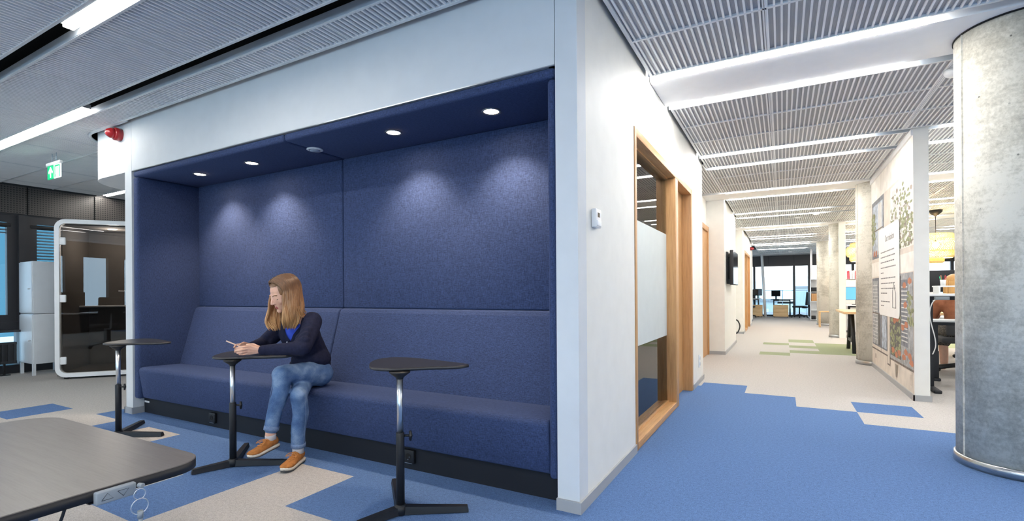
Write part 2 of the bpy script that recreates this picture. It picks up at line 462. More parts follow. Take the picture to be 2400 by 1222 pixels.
# ceiling: slatted metal panels in strips between the light channels
PER, C0, OFF, HW = 2.475, 1.64, .325, .06
def ymax_front(x):        # the strip before the alcove ends in a rounded notch round the bulkhead
    if x > -5.95: return 2.255
    if x < -6.44: return None
    return 2.255+.49-math.sqrt(max(0, .49**2-(x+5.95)**2))
slat = MB(); beam = MB(); chan = MB()
strips = []
ks = range(-3, 10)
for k in ks:
    c = C0+PER*k
    strips.append((c-OFF+HW, c+OFF-HW, k % 2 == 0))          # between the two channels of a pair
    strips.append((c+OFF+HW, c+PER-OFF-HW, True))
def clip_intervals(x):
    """y-intervals of ceiling at this x"""
    if x < -6.44: return [(YB+.05, YF-.35)]
    if x < -.86: 
        ym = ymax_front(x); return [(YB+.05, ym)]
    return [(YB+.05, YF-.35)]
PITCH, SW = .0375, .0115
def slats_for(y0, y1):
    w = y1-y0
    n = max(1, round(w/.575)) if w > .8 else 1
    cuts = [y0+w*i/n for i in range(n+1)]
    i = 0; x = -.07-PITCH*256
    while x < XR-.03:
        if x > XL+.02 and not (-.9 < x < -.85):
            for (a, b) in clip_intervals(x):
                lo, hi = max(a, y0+.014), min(b-.012, y1-.014)
                if hi-lo > .02:
                    wdt = SW
                    vs = [(x-wdt/2,lo,ZC),(x+wdt/2,lo,ZC),(x+wdt/2,hi,ZC),(x-wdt/2,hi,ZC),
                          (x-wdt/2,lo,ZC+.012),(x+wdt/2,lo,ZC+.012),(x+wdt/2,hi,ZC+.012),(x-wdt/2,hi,ZC+.012)]
                    slat.add(vs, [(0,3,2,1),(0,4,7,3),(1,2,6,5)], 0)
        x += PITCH
    # frames, seams, backing
    segs = []
    if y1 <= 2.05: segs = [(XL+.01, XR)]
    elif y0 < 2.1: segs = [(XL+.01, -6.45), (-6.45, -.86), (-.86, XR)]
    else: segs = [(XL+.01, -6.45), (-.86, XR)]
    for (a, b) in segs:
        ya, yb = y0, y1
        poly = None
        if y0 < 2.1 and y1 > 2.1 and a == -6.45:
            xs = [-6.44+ .49*(1-math.cos(PI/2*t/10)) for t in range(11)]
            poly = [(-6.45,y0)]+[(-.86,y0),(-.86,2.255)]+[(x_, ymax_front(x_)) for x_ in reversed(xs)]
            slat.prism(poly, ZC+.012, ZC+.016, 1)
            slat.box(a, b, y0, y0+.016, ZC-.003, ZC+.02, 2)
            slat.box(-5.95, b, 2.235, 2.255, ZC-.004, ZC+.02, 2)
        else:
            slat.box(a, b, ya, yb, ZC+.012, ZC+.016, 1)
            for yy in (ya, yb-.016): slat.box(a, b, yy, yy+.016, ZC-.003, ZC+.02, 2)
            for cy in cuts[1:-1]: slat.box(a, b, cy-.009, cy+.009, ZC-.002, ZC+.012, 2)
            if a == -.86: slat.box(a, a+.022, ya, yb, ZC-.004, ZC+.03, 2)
            if b == -6.45: slat.box(b-.02, b, ya, yb, ZC-.004, ZC+.03, 2)
        xx = -.0825-1.155*8
        while xx < b:
            if xx > a+.1:
                y_hi = y1
                for (p, q) in clip_intervals(xx): y_hi = min(y1, q-.012)
                if y_hi > y0+.02:
                    for dx in (-.006, .006): slat.box(xx+dx-.0045, xx+dx+.0045, y0, y_hi, ZC-.002, ZC+.012, 2)
            xx += 1.155
for (a, b, sl) in strips:
    if b < YB+.1 or a > YF-.5: continue
    a, b = max(a, YB+.05), min(b, YF-.35)
    if sl: slats_for(a, b)
    else:
        beam.box(-1.34 if a > 8 else -.885, XR, a-.02, b+.02, ZC-.002, ZC+.2, 0)
        if a < 2: beam.box(XL+.01, -.885, a-.02, b+.02, ZC-.002, ZC+.2, 0)
        else: beam.box(XL+.01, -6.45, a-.02, b+.02, ZC-.002, ZC+.2, 0)
for k in ks:                                                     # channel profiles
    for sg in (-1, 1):
        y = C0+PER*k+sg*OFF
        if y < YB+.3 or y > YF-.6: continue
        for (a, b) in ([(XL+.01, XR)] if y < 2.1 else [(XL+.01, -6.45), (-.875, XR)]):
            chan.box(a, b, y-HW-.002, y-HW+.004, ZC, ZC+.055, 0)
            chan.box(a, b, y+HW-.004, y+HW+.002, ZC, ZC+.055, 0)
            chan.box(a, b, y-HW, y+HW, ZC+.17, ZC+.175, 1)
ring = []
for t in range(25):                                              # rounded edge trim round the bulkhead
    a_ = PI/2+PI/2*t/24
    ring.append((-5.95+.49*math.cos(a_), 2.745-.49*math.sin(a_)))
tr = MB()
tr.tube([(-5.3,2.262,ZC+.005)]+[(x,y+.007,ZC+.005) for x,y in ring]+[(-6.44,2.9,ZC+.005)], .014, 6, 0)
struct('ceiling', slat, [M['slat'], M['felt'], M['trim']])
struct('trim_1', beam, M['ceilwhite']); struct('trim_2', chan, [M['chan'], M['void']]); struct('trim_3', tr, M['trim'])
sl = MB(); sl.box(XL-.3, XR+.3, YB-.3, YF+.3, 2.94, 3.1, 0)
struct('ceiling', sl, M['void'])
# ceiling beside the far glazing: plain smooth strip
fs = MB(); fs.box(-1.2, XR, YF-.35, YF, ZC, ZC+.02, 0); fs.box(XL, -6.45, YF-.35, YF, ZC, ZC+.02, 0)
struct('ceiling', fs, M['ceilwhite'])

# light lines -----------------------------------------------------------
def led(name_i, x0, x1, y, label, near=False, dim=False):
    t = thing('ceiling_light', label, 'ceiling light', ((x0+x1)/2, y, ZC), 0, 'linear lights in the ceiling channels')
    L = (x1-x0)/2
    MB().box(-L, L, -.034, .034, .022, .06, 0).build('housing', M['alu'], t)
    MB().box(-L+.004, L-.004, -.027, .027, .004 if near else -.009, .0225, 0, .004).build('diffuser', M['ledL'] if near else M['ledR'] if dim else M['led'], t)
    return t
ordn = ['nearest', 'second', 'third', 'fourth', 'fifth', 'sixth', 'seventh', 'eighth', 'ninth', 'tenth', 'eleventh', 'twelfth', 'thirteenth', 'fourteenth', 'fifteenth', 'sixteenth']
q = 0
for k in range(1, 9):
    for sg in (-1, 1):
        y = C0+PER*k+sg*OFF
        if y > 21.5: continue
        led(q, -.815, .785, y, '%s white light line over the corridor, counted from the concrete column in front' % ordn[q], False, k > 2); q += 1
for sg, nmx in ((-1,'nearer'),(1,'farther')): led(0, 1.75, 3.35, C0+PER+sg*OFF, '%s added unseen light line behind the top of the big concrete column' % nmx)  # unseen pair added to brighten the end of the mural wall
q = 0
for k in range(2, 9):
    for sg in (-1, 1):
        y = C0+PER*k+sg*OFF
        if y > 21.5: continue
        led(q, 1.42, 3.02, y, '%s white light line over the desks beyond the mural wall, counted away from us' % ordn[q], False, True)
        led(q, 3.65, 5.25, y, '%s light line over the far side of the open office, counted away from us' % ordn[q], False, True); q += 1
led(0, -7.62, -5.31, C0+OFF, 'white light line above the exit sign, left of the red beacon', True)
led(0, -3.79, -2.19, C0-OFF, 'bright light line at the top left edge of the picture', True)
led(0, -9.6, -8.0, C0+PER-OFF, 'short light line over the phone booth, under the curved bulkhead', True)
led(0, 1.4, 3.0, C0-OFF, 'added light line out of view right of the viewer, nearer one', True)  # pair added out of view, brightens the mural wall end and near column
led(0, 1.4, 3.0, C0+OFF, 'added light line out of view right of the viewer, farther one', True)
for y in (-.835, -3.31):  # unseen fill lines added to light the near part of the room
    for sg in (-1, 1):
        for (a, b) in ((-8.2,-6.6), (-5.6,-4.0), (-1.6,0.0), (1.2,2.8)):
            led(0, a, b, y+sg*OFF, 'added fill light line in the ceiling behind the viewer', a < -3)

# meeting room behind the oak framed glass: plain ceiling, light lines added to brighten the room
mc = MB(); mc.box(-5.39, -1.065, 3.01, 6.57, ZC+.01, ZC+.04, 0)
for k in range(60): mc.box(-5.3+.07*k, -5.3+.07*k+.022, 3.05, 6.5, ZC-.002, ZC+.012, 1)
struct('ceiling', mc, [M['felt'], M['slat']])
for y_, o_n in ((3.55,'first'),(4.35,'second'),(5.15,'third'),(5.95,'fourth')): led(0, -4.2, -1.7, y_, '%s added light line inside the meeting room behind the oak framed glass' % o_n)
nc = MB()                                                       # ceiling continues into the two door niches
for a, b in ((6.65,8.66),(11.71,13.62)):
    nc.box(-1.178, -.862, a, b, ZC+.012, ZC+.016, 0)
    for k in range(9): nc.box(-.8825-PITCH*k-SW/2, -.8825-PITCH*k+SW/2, a, b, ZC, ZC+.012, 1)
struct('ceiling', nc, [M['felt'], M['slat']])
# walls -----------------------------------------------------------------
w = MB()                                                        # alcove facade: fascia and posts
w.box(-5.301, -1.0125, 2.30, 2.36, 2.265, 2.93, 0)
w.box(-5.428, -5.305, 2.30, 2.96, 0, 2.93, 0)
w.box(-1.0085, -.89, 2.30, 2.42, 0, 2.93, 0)
w.box(-1.0085, -.95, 2.42, 2.93, 0, 2.93, 0)
w.box(-1.05, -.95, 2.31, 2.36, 2.265, 2.93, 1)
w.box(-5.428, -1.06, 2.93, 3.0, 0, 2.93, 0)
w.box(-5.301, -1.0125, 2.36, 2.93, 2.33, 2.36, 1)
w.box(-5.301, -1.0125, 2.299, 2.302, 2.262, 2.268, 2)
struct('wall_alcove', w, [M['fascia'], M['void'], M['alu']])
w = MB()                                                        # curved bulkhead at the left end
arc = [(-5.9+.45*math.cos(PI/2+PI/2*t/20)*1.0, 2.755-.45*math.sin(PI/2+PI/2*t/20)) for t in range(21)]
poly = [(-5.432,2.305)]+arc+[(-6.35,6.5),(-5.432,6.5)]
w.prism(poly[::-1], 2.268, 2.93, 0, False)
struct('wall_bulkhead', w, M['fascia'])
w = MB(); w.box(-5.43, -5.40, 2.96, 8.0, 0, 2.93, 0); struct('wall_left_side', w, M['wall'])
w = MB(); XW = -.89                                             # corridor wall with the glazed opening
T_ = -1.06
w.box(-.949, XW, 2.42, 2.96, 0, 2.93); w.box(T_, XW, 2.96, 3.365, 0, 2.93); w.box(T_, XW, 3.365, 5.825, 2.25, 2.93); w.box(T_, XW, 5.825, 6.64, 0, 2.93)
w.box(-5.4, T_, 6.58, 6.64, 0, 2.93)
struct('wall_corridor', w, M['wall'])
w = MB()                                                        # niches and blocks further along
w.box(-1.30, -1.18, 6.64, 9.33, 0, 2.93); w.box(-1.30, XW, 9.33, 11.70, 0, 2.93)
w.box(-1.30, -1.20, 11.70, 14.16, 0, 2.93); w.box(-1.30, XW-.02, 14.16, 14.9, 0, 2.93)
w.box(-1.30, XW-.02, 14.9, 17.3, 2.25, 2.93); w.box(-1.30, XW-.02, 17.3, 18.3, 0, 2.93)
w.box(-1.30, -1.0, 18.3, 20.9, 0, 2.93)
struct('wall_corridor', w, M['wall'])
def skirt(name, segs):
    s = MB()
    for (x0,x1,y0,y1) in segs: s.box(x0,x1,y0,y1,0,.058)
    struct(name, s, M['base'])
skirt('baseboard_corridor', [(-1.011,-.878,2.288,2.302),(XW,-.878,2.302,3.364),(XW,-.878,5.828,6.652),(-1.18,-.878,6.64,6.652),
      (-1.18,XW+.012,9.318,9.33),(XW,XW+.012,9.33,11.7),(-1.2,XW,14.148,14.16),(XW-.02,XW-.008,14.148,14.9),(XW-.02,XW-.008,17.3,18.3),(-1.0,-.99,18.3,20.9)])
skirt('baseboard_alcove', [(-5.44,-5.300,2.288,2.30),(-5.44,-5.428,2.288,3.0),(-5.305,-5.293,2.288,2.39)])
w = MB(); w.box(1.15, 1.272, 6.235, 8.86, 0, ZC+.2); w.box(1.165, 1.29, 13.78, 13.90, 0, ZC+.2)
struct('wall_mural', w, M['wall'])
t_ = MB(); t_.box(1.132, 1.15, 6.235, 8.86, 2.655, ZC-.004); struct('trim_4', t_, M['white'])
skirt('baseboard_mural', [(1.138,1.15,6.223,8.86),(1.138,1.284,6.223,6.235)])
w = MB(); w.box(XR, XR+.1, YB, YF, 0, 2.93); struct('wall_right', w, M['wall'])
w = MB()                                                        # back wall with a window band (daylight)
w.box(XL, XR, YB-.12, YB, 0, .8); w.box(XL, XR, YB-.12, YB, 2.3, 2.93)
for i in range(15):
    x = XL+i*(XR-XL)/14; w.box(x-.24, x+.24, YB-.12, YB, .8, 2.3)
struct('wall_back', w, M['darkgrey'])
# left window wall ------------------------------------------------------
w = MB(); WX = XL
joints = [3.68+.8*k for k in range(-13, 8)]
for a, b in zip(joints[:-1], joints[1:]):
    w.box(WX-.08, WX, a+.008, b-.008, 2.30, ZC-.02, 1)
w.box(WX-.2, WX-.02, YB, 9.2, 2.28, 2.93, 0); w.box(WX-.2, WX, YB, 9.2, 0, .12, 0)
w.box(WX-.2, WX-.01, YB, 9.2, .62, .74, 0)
for k in range(-6, 5):
    y = 2.83+1.6*k
    w.box(WX-.2, WX+.015, y-.05, y+.05, 0, 2.28, 0)
struct('wall_left', w, [M['dark'], M['darkperf']])
for i, k in enumerate(range(-5, 4)):
    y0, y1 = 2.88+1.6*(k-1), 2.78+1.6*k
    t = thing('window_%d' % (i+1), 'dark framed window in the left wall', 'window', (WX-.06, 0, 0)); t['kind'] = 'structure'
    for key in ('label','category'): del t[key]
    f = MB(); fr = .11
    f.box(-.05,.03,y0,y0+fr,.74,2.28); f.box(-.05,.03,y1-fr,y1,.74,2.28); f.box(-.05,.03,y0+fr,y1-fr,2.28-fr,2.28); f.box(-.05,.03,y0+fr,y1-fr,.74,.74+.1)
    f.build('window_frame', M['dark'], t)
    MB().box(-.012,-.004,y0+fr,y1-fr,.84,2.17).build('glass', M['wglass'], t)
    MB().box(-.03,-.024,y0,y1,.12,.62).build('lower_glass', M['wglass'], t)
    if k in (0, 1):
        b = MB()
        for s in range(17 if k == 1 else 3): b.box(-.055,-.03,y0+fr,y1-fr,2.10-.045*s,2.122-.045*s)
        b.build('blind', M['chan'], t)
        MB().box(.0,.035,y0+.03,y1-.06,2.10,2.16,0,.02).build('blind_case', M['blackp'], t)
# far glazing -----------------------------------------------------------
w = MB()
w.box(XL, XR, YF-.02, YF+.15, 2.33, 2.93, 0)
for x in (-1.13, .45, 1.02, 2.6, 4.2, 5.8, -3.2, -5.2, -7.2): w.box(x-.045, x+.045, YF-.03, YF+.12, 0, 2.33, 0)
w.box(XL, XR, YF-.02, YF+.12, 0, .07, 0); w.box(XL, XR, YF-.02, YF+.12, 2.24, 2.33, 0)
for x in (-.55, .45): w.box(x-.004, x+.004, YF-.024, YF-.02, 2.34, 2.72, 1)
struct('wall_far', w, [M['dark'], M['void']])
g = MB(); g.box(XL, XR, YF+.05, YF+.06, .07, 2.24); o = g.build('window_20', M['wglass']); o['kind'] = 'structure'
w = MB(); w.box(.93, 1.0, 21.9, 22.0, 0, ZC+.1); w.box(.95,.975,22.0,YF,0.0,.05); struct('trim_5', w, M['white'])
# slanted white column before the far glazing
s = MB(); s.tube([(-.79,24.2,2.80),(-.66,24.0,0)], .055, 20); struct('column_slanted', s, M['white'])

# concrete columns ------------------------------------------------------
for i, y in enumerate((4.17, 9.13, 14.12, 19.0)):
    x, R_ = (1.155, .17) if i == 2 else (1.285, .30)
    mb = MB(); mb.lathe(x, y, [(R_,0),(R_,ZC+.2)], 96)
    if i != 2: mb.box(x-.3015*math.cos(.3)-.004, x-.3015*math.cos(.3)+.004, y-.3*math.sin(.3)-.004, y-.3*math.sin(.3)+.004, .06, ZC, 0)
    o = struct('column_concrete', mb, M['conc'])
    rg = MB(); rg.lathe(x, y, [(R_+.002,0),(R_+.012,0),(R_+.012,.056),(R_+.002,.06)], 96)
    struct('baseboard_column', rg, M['steel'])
    if i == 0:
        jr = MB(); jr.lathe(x, y, [(.301,ZC-.012),(.306,ZC-.012),(.306,ZC),(.301,ZC)], 96, cap=False); struct('trim_6', jr, M['void'])
# ------------------------------------------------------------------ upholstered alcove
al = thing('alcove_bench', 'navy upholstered built-in alcove bench with padded walls and soffit', 'bench', (-3.155, 2.31, 0))
def apart(name, mb, mat=None): return mb.build(name, mat or M['fab'], al, True)
XA, XB, SEAM = -5.298, -1.013, -3.14
YBK = 2.845
apart('side_panel', MB().rbox(XA, XA+.088, 2.306, 2.90, .145, 2.205, .022))
apart('side_panel', MB().rbox(XB-.046, XB, 2.306, 2.90, .14, 2.203, .02))
apart('soffit_panel', MB().rbox(XA+.002, SEAM-.003, 2.306, 2.92, 2.206, 2.262, .02))
apart('soffit_panel', MB().rbox(SEAM+.003, XB-.002, 2.306, 2.92, 2.206, 2.262, .02))
apart('back_panel', MB().rbox(XA+.088, SEAM-.004, YBK, 2.925, .99, 2.206, .012))
apart('back_panel', MB().rbox(SEAM+.004, XB-.046, YBK, 2.925, .99, 2.206, .012))
def backrest(x0, x1):
    prof = [(2.648,.405),(2.72,.41),(2.925,.42),(2.925,.988),(2.845,.988),(2.815,.978),(2.800,.955)]
    bm = bmesh.new()
    A_ = [bm.verts.new((x0,y,z)) for y,z in prof]; B_ = [bm.verts.new((x1,y,z)) for y,z in prof]
    n = len(prof); bm.faces.new(A_[::-1]); bm.faces.new(B_)
    for i in range(n): bm.faces.new((A_[i],A_[(i+1)%n],B_[(i+1)%n],B_[i]))
    bmesh.ops.recalc_face_normals(bm, faces=bm.faces[:])
    ed = [e for e in bm.edges if abs(e.verts[0].co.x-e.verts[1].co.x) < 1e-6]
    bmesh.ops.bevel(bm, geom=ed, offset=.012, segments=3, profile=.5, affect='EDGES')
    return MB().frombm(bm, 0, False)
apart('back_cushion', backrest(XA+.089, SEAM-.004)); apart('back_cushion', backrest(SEAM+.004, XB-.047))
def seat():
    x0, x1 = XA+.093, XB-.05
    prof = [(2.355,.150),(2.335,.165),(2.300,.405),(2.306,.428),(2.328,.441),(2.66,.432),(2.9,.42),(2.9,.15)]
    bm = bmesh.new()
    nx = 24; rows = []
    for i in range(nx+1):
        x = x0+(x1-x0)*i/nx
        sx = .035*max(0, 1-i/2.0)**2 if i < 2 else 0
        rows.append([bm.verts.new((x, y, z)) for y, z in prof])
    n = len(prof)
    for i in range(nx):
        for j in range(n): bm.faces.new((rows[i][j],rows[i][(j+1)%n],rows[i+1][(j+1)%n],rows[i+1][j]))
    bm.faces.new(rows[0][::-1]); bm.faces.new(rows[-1])
    bmesh.ops.recalc_face_normals(bm, faces=bm.faces[:])
    ed = [e for e in bm.edges if abs(e.verts[0].co.x-e.verts[1].co.x) < 1e-6]
    bmesh.ops.bevel(bm, geom=ed, offset=.012, segments=2, profile=.5, affect='EDGES')
    return MB().frombm(bm, 0, True)
apart('seat_cushion', seat())
apart('plinth', MB().box(XA+.0, XB+.0, 2.39, 2.42, 0.0, .16), M['plinth'])
apart('name_plate', MB().box(-5.285, -5.205, 2.386, 2.39, .095, .112, 0, .002), M['white'])

for i, (x, lab) in enumerate([(-4.64,'recessed round downlight at the far left of the navy soffit'),(-3.88,'recessed downlight second from the left in the navy soffit'),
        (-2.32,'recessed downlight right of the round vent in the navy soffit'),(-1.54,'recessed round downlight at the right end of the navy soffit')]):
    t = thing('downlight', lab, 'downlight', (x, 2.55, 2.206), 0, 'warm downlights in the alcove soffit')
    MB().lathe(0,0,[(.046,.0),(.058,-.001),(.060,-.006),(.047,-.006),(.045,-.001)],40,cap=False).build('rim', M['steel'], t)
    MB().lathe(0,0,[(.045,-.002),(.02,-.001)],32).build('lens', M['down'], t)
    ld = bpy.data.lights.new('DownlightSpot', 'SPOT'); lo = bpy.data.objects.new('DownlightSpot', ld); C.objects.link(lo)
    lo.location = (x, 2.56, 2.19); lo.rotation_euler = (math.radians(9), 0, 0)
    ld.energy = 15; ld.color = (1.0,.80,.60); ld.spot_size = math.radians(104); ld.spot_blend = .75; ld.shadow_soft_size = .03
t = thing('air_vent', 'round white ventilation valve in the dark soffit between the downlights', 'vent', (-3.107, 2.55, 2.206))
MB().lathe(0,0,[(.058,0),(.060,-.006),(.044,-.012),(.038,-.004)],40,cap=False).build('ring', M['white'], t)
MB().lathe(0,0,[(.034,-.006),(.036,-.014),(.01,-.016)],32).build('cap', M['chan'], t)
def socket_dark(x, z, lab):
    t = thing('power_socket', lab, 'socket', (x, 2.389, z), 0, 'black sockets on the bench plinth')
    MB().rbox(-.042,.042,-.022,0.002,-.042,.042,.006).build('housing', M['blackp'], t)
    mb = MB(); mb.tube([(0,-.024,0),(0,-.020,0)], [.021,.021], 24); mb.build('well', M['void'], t)
    mb = MB(); mb.box(.007,.011,-.0255,-.0235,-.003,.003); mb.box(-.004,.002,-.0255,-.0235,-.018,-.014); mb.box(-.03,.03,-.0235,-.021,-.041,-.038); mb.build('contacts', M['chrome'], t)
socket_dark(-4.165, .08, 'black wall socket on the plinth left of the middle table'); socket_dark(-2.05, .085, 'black wall socket on the plinth behind the right hand table')

# ------------------------------------------------------------------ laptop tables
out = [(-.165,-.035),(-.300,.105),(-.352,.235),(-.322,.305),(-.230,.338),(-.115,.332),(.060,.304),(.215,.276),(.243,.245),(.228,.195),(.105,.098),(.0,-.005),(-.075,-.045)]
out = smooth_closed(out, 5)
tb = thing('laptop_table', 'small black pole table standing alone before the right half of the bench', 'table', (-1.68,1.88,0), 0, 'black height adjustable pole tables')
mb = MB()
cx_, cy_ = -.06, .16
def scaled(k): return [(cx_+(x-cx_)*k, cy_+(y-cy_)*k) for x, y in out]
P0, P1 = out, scaled(.965)
n = len(out)
mb.prism(P0, .7175, .728, 1, True)
vs = [(x,y,.728) for x,y in P0]+[(x,y,.7305) for x,y in scaled(.985)]
mb.add(vs, [(i,(i+1)%n,n+(i+1)%n,n+i) for i in range(n)], 0, True)
mb.add([(x,y,.7305) for x,y in scaled(.985)], [tuple(range(n))], 0)
vs = [(x,y,.7175) for x,y in P0]+[(x,y,.7125) for x,y in scaled(.93)]
mb.add(vs, [(i,n+i,n+(i+1)%n,(i+1)%n) for i in range(n)], 0, True)
mb.add([(x,y,.7125) for x,y in scaled(.93)], [tuple(range(n-1,-1,-1))], 0)
mb.build('tabletop', [M['ltable'], M['tedge']], tb)
MB().lathe(0,0,[(.017,.676),(.020,.684),(.052,.708),(.052,.713)],28).build('bracket', M['blackp'], tb)
MB().lathe(0,0,[(.0155,.39),(.0155,.678)],24).build('inner_tube', M['chrome'], tb)
MB().lathe(0,0,[(.0205,.03),(.0205,.405),(.018,.409)],24).build('outer_tube', M['blackm'], tb)
mb = MB(); mb.tube([(.018,.010,.392),(.045,.024,.392)],.006,10); mb.tube([(.045,.024,.368),(.047,.025,.392),(.045,.024,.416)],[.006,.009,.006],10); mb.tube([(.035,.034,.386),(.055,.014,.398)],[.005,.006],8)
mb.build('clamp_knob', M['blackp'], tb)
mb = MB()
for (ex, ey) in ((-.078,-.215),(.285,.182),(-.30,.285)):
    L = math.hypot(ex,ey); dx, dy = ex/L, ey/L; px_, py_ = -dy, dx; w0, w1 = .025, .019
    def pt(s, o, z): return (dx*s+px_*o, dy*s+py_*o, z)
    vs = [pt(0,-w0,.004),pt(0,w0,.004),pt(L,w1,.004),pt(L,-w1,.004),pt(0,-w0*.8,.042),pt(0,w0*.8,.042),pt(L-.006,w1*.75,.032),pt(L-.006,-w1*.75,.032)]
    mb.add(vs, [(0,1,2,3),(4,7,6,5),(0,4,5,1),(1,5,6,2),(2,6,7,3),(3,7,4,0)], 0)
    for s in (.92,): mb.tube([pt(L*s,0,0.0),pt(L*s,0,.006)], .012, 12)
mb.lathe(0,0,[(.034,.004),(.034,.036),(.024,.05)],28)
mb.build('foot', M['blackm'], tb)
tb2 = dup(tb, (-3.105,1.90,0), 0, 'small black pole table the seated woman leans her arms on')
for ch in tb2.children:
    if ch.name.split('.')[0] in ('tabletop','bracket','inner_tube'): ch.location.z = -.030
dup(tb, (-4.54,1.87,0), math.radians(-2), 'small black pole table before the left end of the bench')

# ------------------------------------------------------------------ sit-stand desk in the foreground
S_ = 1.2297; ZD = .645
def DS(x, y): return (x*S_, y*S_)
dk = thing('desk', 'charcoal sit-stand desk with rounded corners, cut by the lower left picture edge', 'desk', (-1.95, .2, 0))
x1, y1 = DS(-1.152, .648); x0, _ = DS(-2.012, 0); 
pl = rrect(x0, x1, -.75, y1, [.085,.12,.1,.1], 10)
pl = [(x-(-1.95), y-.2) for x, y in pl]
mb = MB(); n = len(pl)
mb.prism(pl, ZD-.026, ZD-.0015, 1, True)
def inset(p, d):
    cx = sum(a for a,b in p)/len(p); cy = sum(b for a,b in p)/len(p)
    return [(a-d*(1 if a>cx else -1), b-d*(1 if b>cy else -1)) for a,b in p]
i1 = inset(pl, .002)
mb.add([(x,y,ZD-.0015) for x,y in pl]+[(x,y,ZD) for x,y in i1], [(i,(i+1)%n,n+(i+1)%n,n+i) for i in range(n)], 0, True)
mb.add([(x,y,ZD) for x,y in i1], [tuple(range(n))], 0)
mb.build('tabletop', [M['desk'], M['deskedge']], dk)
for yy in (-.62, .34):
    l = MB(); l.box(-.07,.105,yy-.04,yy+.04,.03,.40,0,.006); l.box(-.06,.095,yy-.03,yy+.03,.40,.615,0); l.box(-.30,.30,yy-.035,yy+.035,.004,.035,0,.008); l.build('leg', M['white'], dk)
MB().box(-.06,.06,-.60,.30,.585,.617).build('cross_beam', M['white'], dk)
ctl = MB(); xs = x1+1.95
ya, yb = .433*S_-.2, .500*S_-.2
zt, zb = ZD-.005, ZD-.036
def rot_panel():
    c = MB(); 
    c.rbox(xs-.002, xs+.014, ya, yb, zb, zt, .004)
    return c
cp = rot_panel().build('control_panel', M['btn'], dk)
def tri(yc, zc, h, upw):
    s = 1 if upw else -1
    pts = [(xs+.0145, yc-h, zc-s*h*.55), (xs+.0145, yc+h, zc-s*h*.55), (xs+.0145, yc, zc+s*h*.75)]
    return MB().tube(pts+[pts[0]], .00045, 6)
yc = (ya+yb)/2; zc = (zt+zb)/2
tri(yc-.019, zc, .0115, True).build('up_button', M['void'], cp); tri(yc+.013, zc, .0115, False).build('down_button', M['void'], cp)
MB().box(xs-.05, xs, ya-.008, yb-.004, zb+.004, zt-.024).build('control_bracket', M['plinth'], dk)
cb = [Vector((xs-.02, ya-.045, ZD-.03)), Vector((xs-.028, ya-.055, ZD-.07)), Vector((xs-.06, ya-.075, ZD-.14)), Vector((xs-.14, ya-.12, ZD-.28)), Vector((xs-.3, ya-.2, ZD-.33))]
MB().tube(smooth_open(cb, 6), .0035, 8).build('cable', M['blackp'], dk)
kr = thing('key_ring', 'steel ring with a grey rod hanging from the desk control panel', 'ring', (-1.135*S_+.012, .497*S_, ZD-.06))
kx = .0
pin = MB(); pin.tube([(-.01,.004,.048),(.002,.008,.048)], .0055, 12); pin.build('stub', M['btn'], kr)
def torus(c, R, r, ax, n=36):
    pts = []
    for k in range(n+1):
        a = 2*PI*k/n
        pts.append((c[0]+(R*math.cos(a) if ax == 'y' else 0), c[1]+(R*math.cos(a) if ax == 'x' else 0), c[2]+R*math.sin(a)))
    return MB().tube(pts, r, 8, cap=False)
torus((.004,.000,.030), .0125, .0011, 'x').build('link', M['chrome'], kr)
torus((.006,-.001,.001), .0185, .0012, 'x').build('ring', M['chrome'], kr)
mb = MB(); mb.tube([(.006,0,-.010),(.006,0,-.028)], .0062, 14); mb.tube([(.006,0,-.026),(.006,0,-.16)], .0046, 14); mb.build('rod', M['btn'], kr)

# ------------------------------------------------------------------ phone booth
bo = thing('phone_booth', 'white framed phone booth with dark tinted glass door, left of the alcove', 'booth', (-8.35,2.74,0), math.atan2(.775,.63))
W_, D_, H_ = 1.12, .95, 2.12
fr = MB(); o_ = rrect(0, W_, .03, H_, .12, 8); i_ = rrect(.05, W_-.05, .085, H_-.055, .075, 8); n = len(o_)
for yy, sgn in ((0,1),(.07,-1)):
    vs = [(x,yy,z) for x,z in o_]+[(x,yy,z) for x,z in i_]
    fs = [(k,(k+1)%n,n+(k+1)%n,n+k) for k in range(n)]
    fr.add(vs, fs if sgn > 0 else [f[::-1] for f in fs], 0)
for L_, sg in ((o_,1),(i_,-1)):
    vs = [(x,0,z) for x,z in L_]+[(x,.07,z) for x,z in L_]
    fs = [(k,n+k,n+(k+1)%n,(k+1)%n) for k in range(n)]
    fr.add(vs, fs if sg > 0 else [f[::-1] for f in fs], 0, True)
fr.build('frame', M['white'], bo)
g = MB(); o2 = rrect(.056, W_-.056, .092, H_-.062, .07, 8); g.prism([(x,z) for x,z in o2], 0, .008)
g.xf(Matrix(((1,0,0,0),(0,0,1,.022),(0,1,0,0),(0,0,0,1))))
dr = g.build('glass_door', M['dglass'], bo)
for z in (.25, 1.07, 1.83): MB().rbox(.045,.115,.008,.035,z-.05,z+.05,.01).build('hinge', M['white'], dr)
h = MB(); h.rbox(W_-.17,W_-.10,.006,.03,1.0,1.06,.012); h.tube([(W_-.13,-.02,1.04),(W_-.26,-.02,1.045)],.011,12); h.tube([(W_-.13,.01,1.04),(W_-.13,-.02,1.04)],.009,10); h.build('handle', M['white'], dr)
b = MB(); b.box(.0,.06,.07,D_,.04,H_-.01); b.box(W_-.06,W_,.07,D_,.04,H_-.01); b.box(.06,W_-.06,.07,D_,.04,.09); b.box(.06,W_-.06,.07,D_,H_-.07,H_-.01); b.box(.06,W_-.06,D_-.05,D_,.09,H_-.07)
b.build('shell', M['boothin'], bo)
MB().rbox(.062,W_-.062,.55,D_-.052,.94,.965,.01).build('shelf', M['white'], bo)
MB().rbox(.5,W_-.062,.6,D_-.052,1.16,1.18,.008).build('shelf', M['white'], bo)
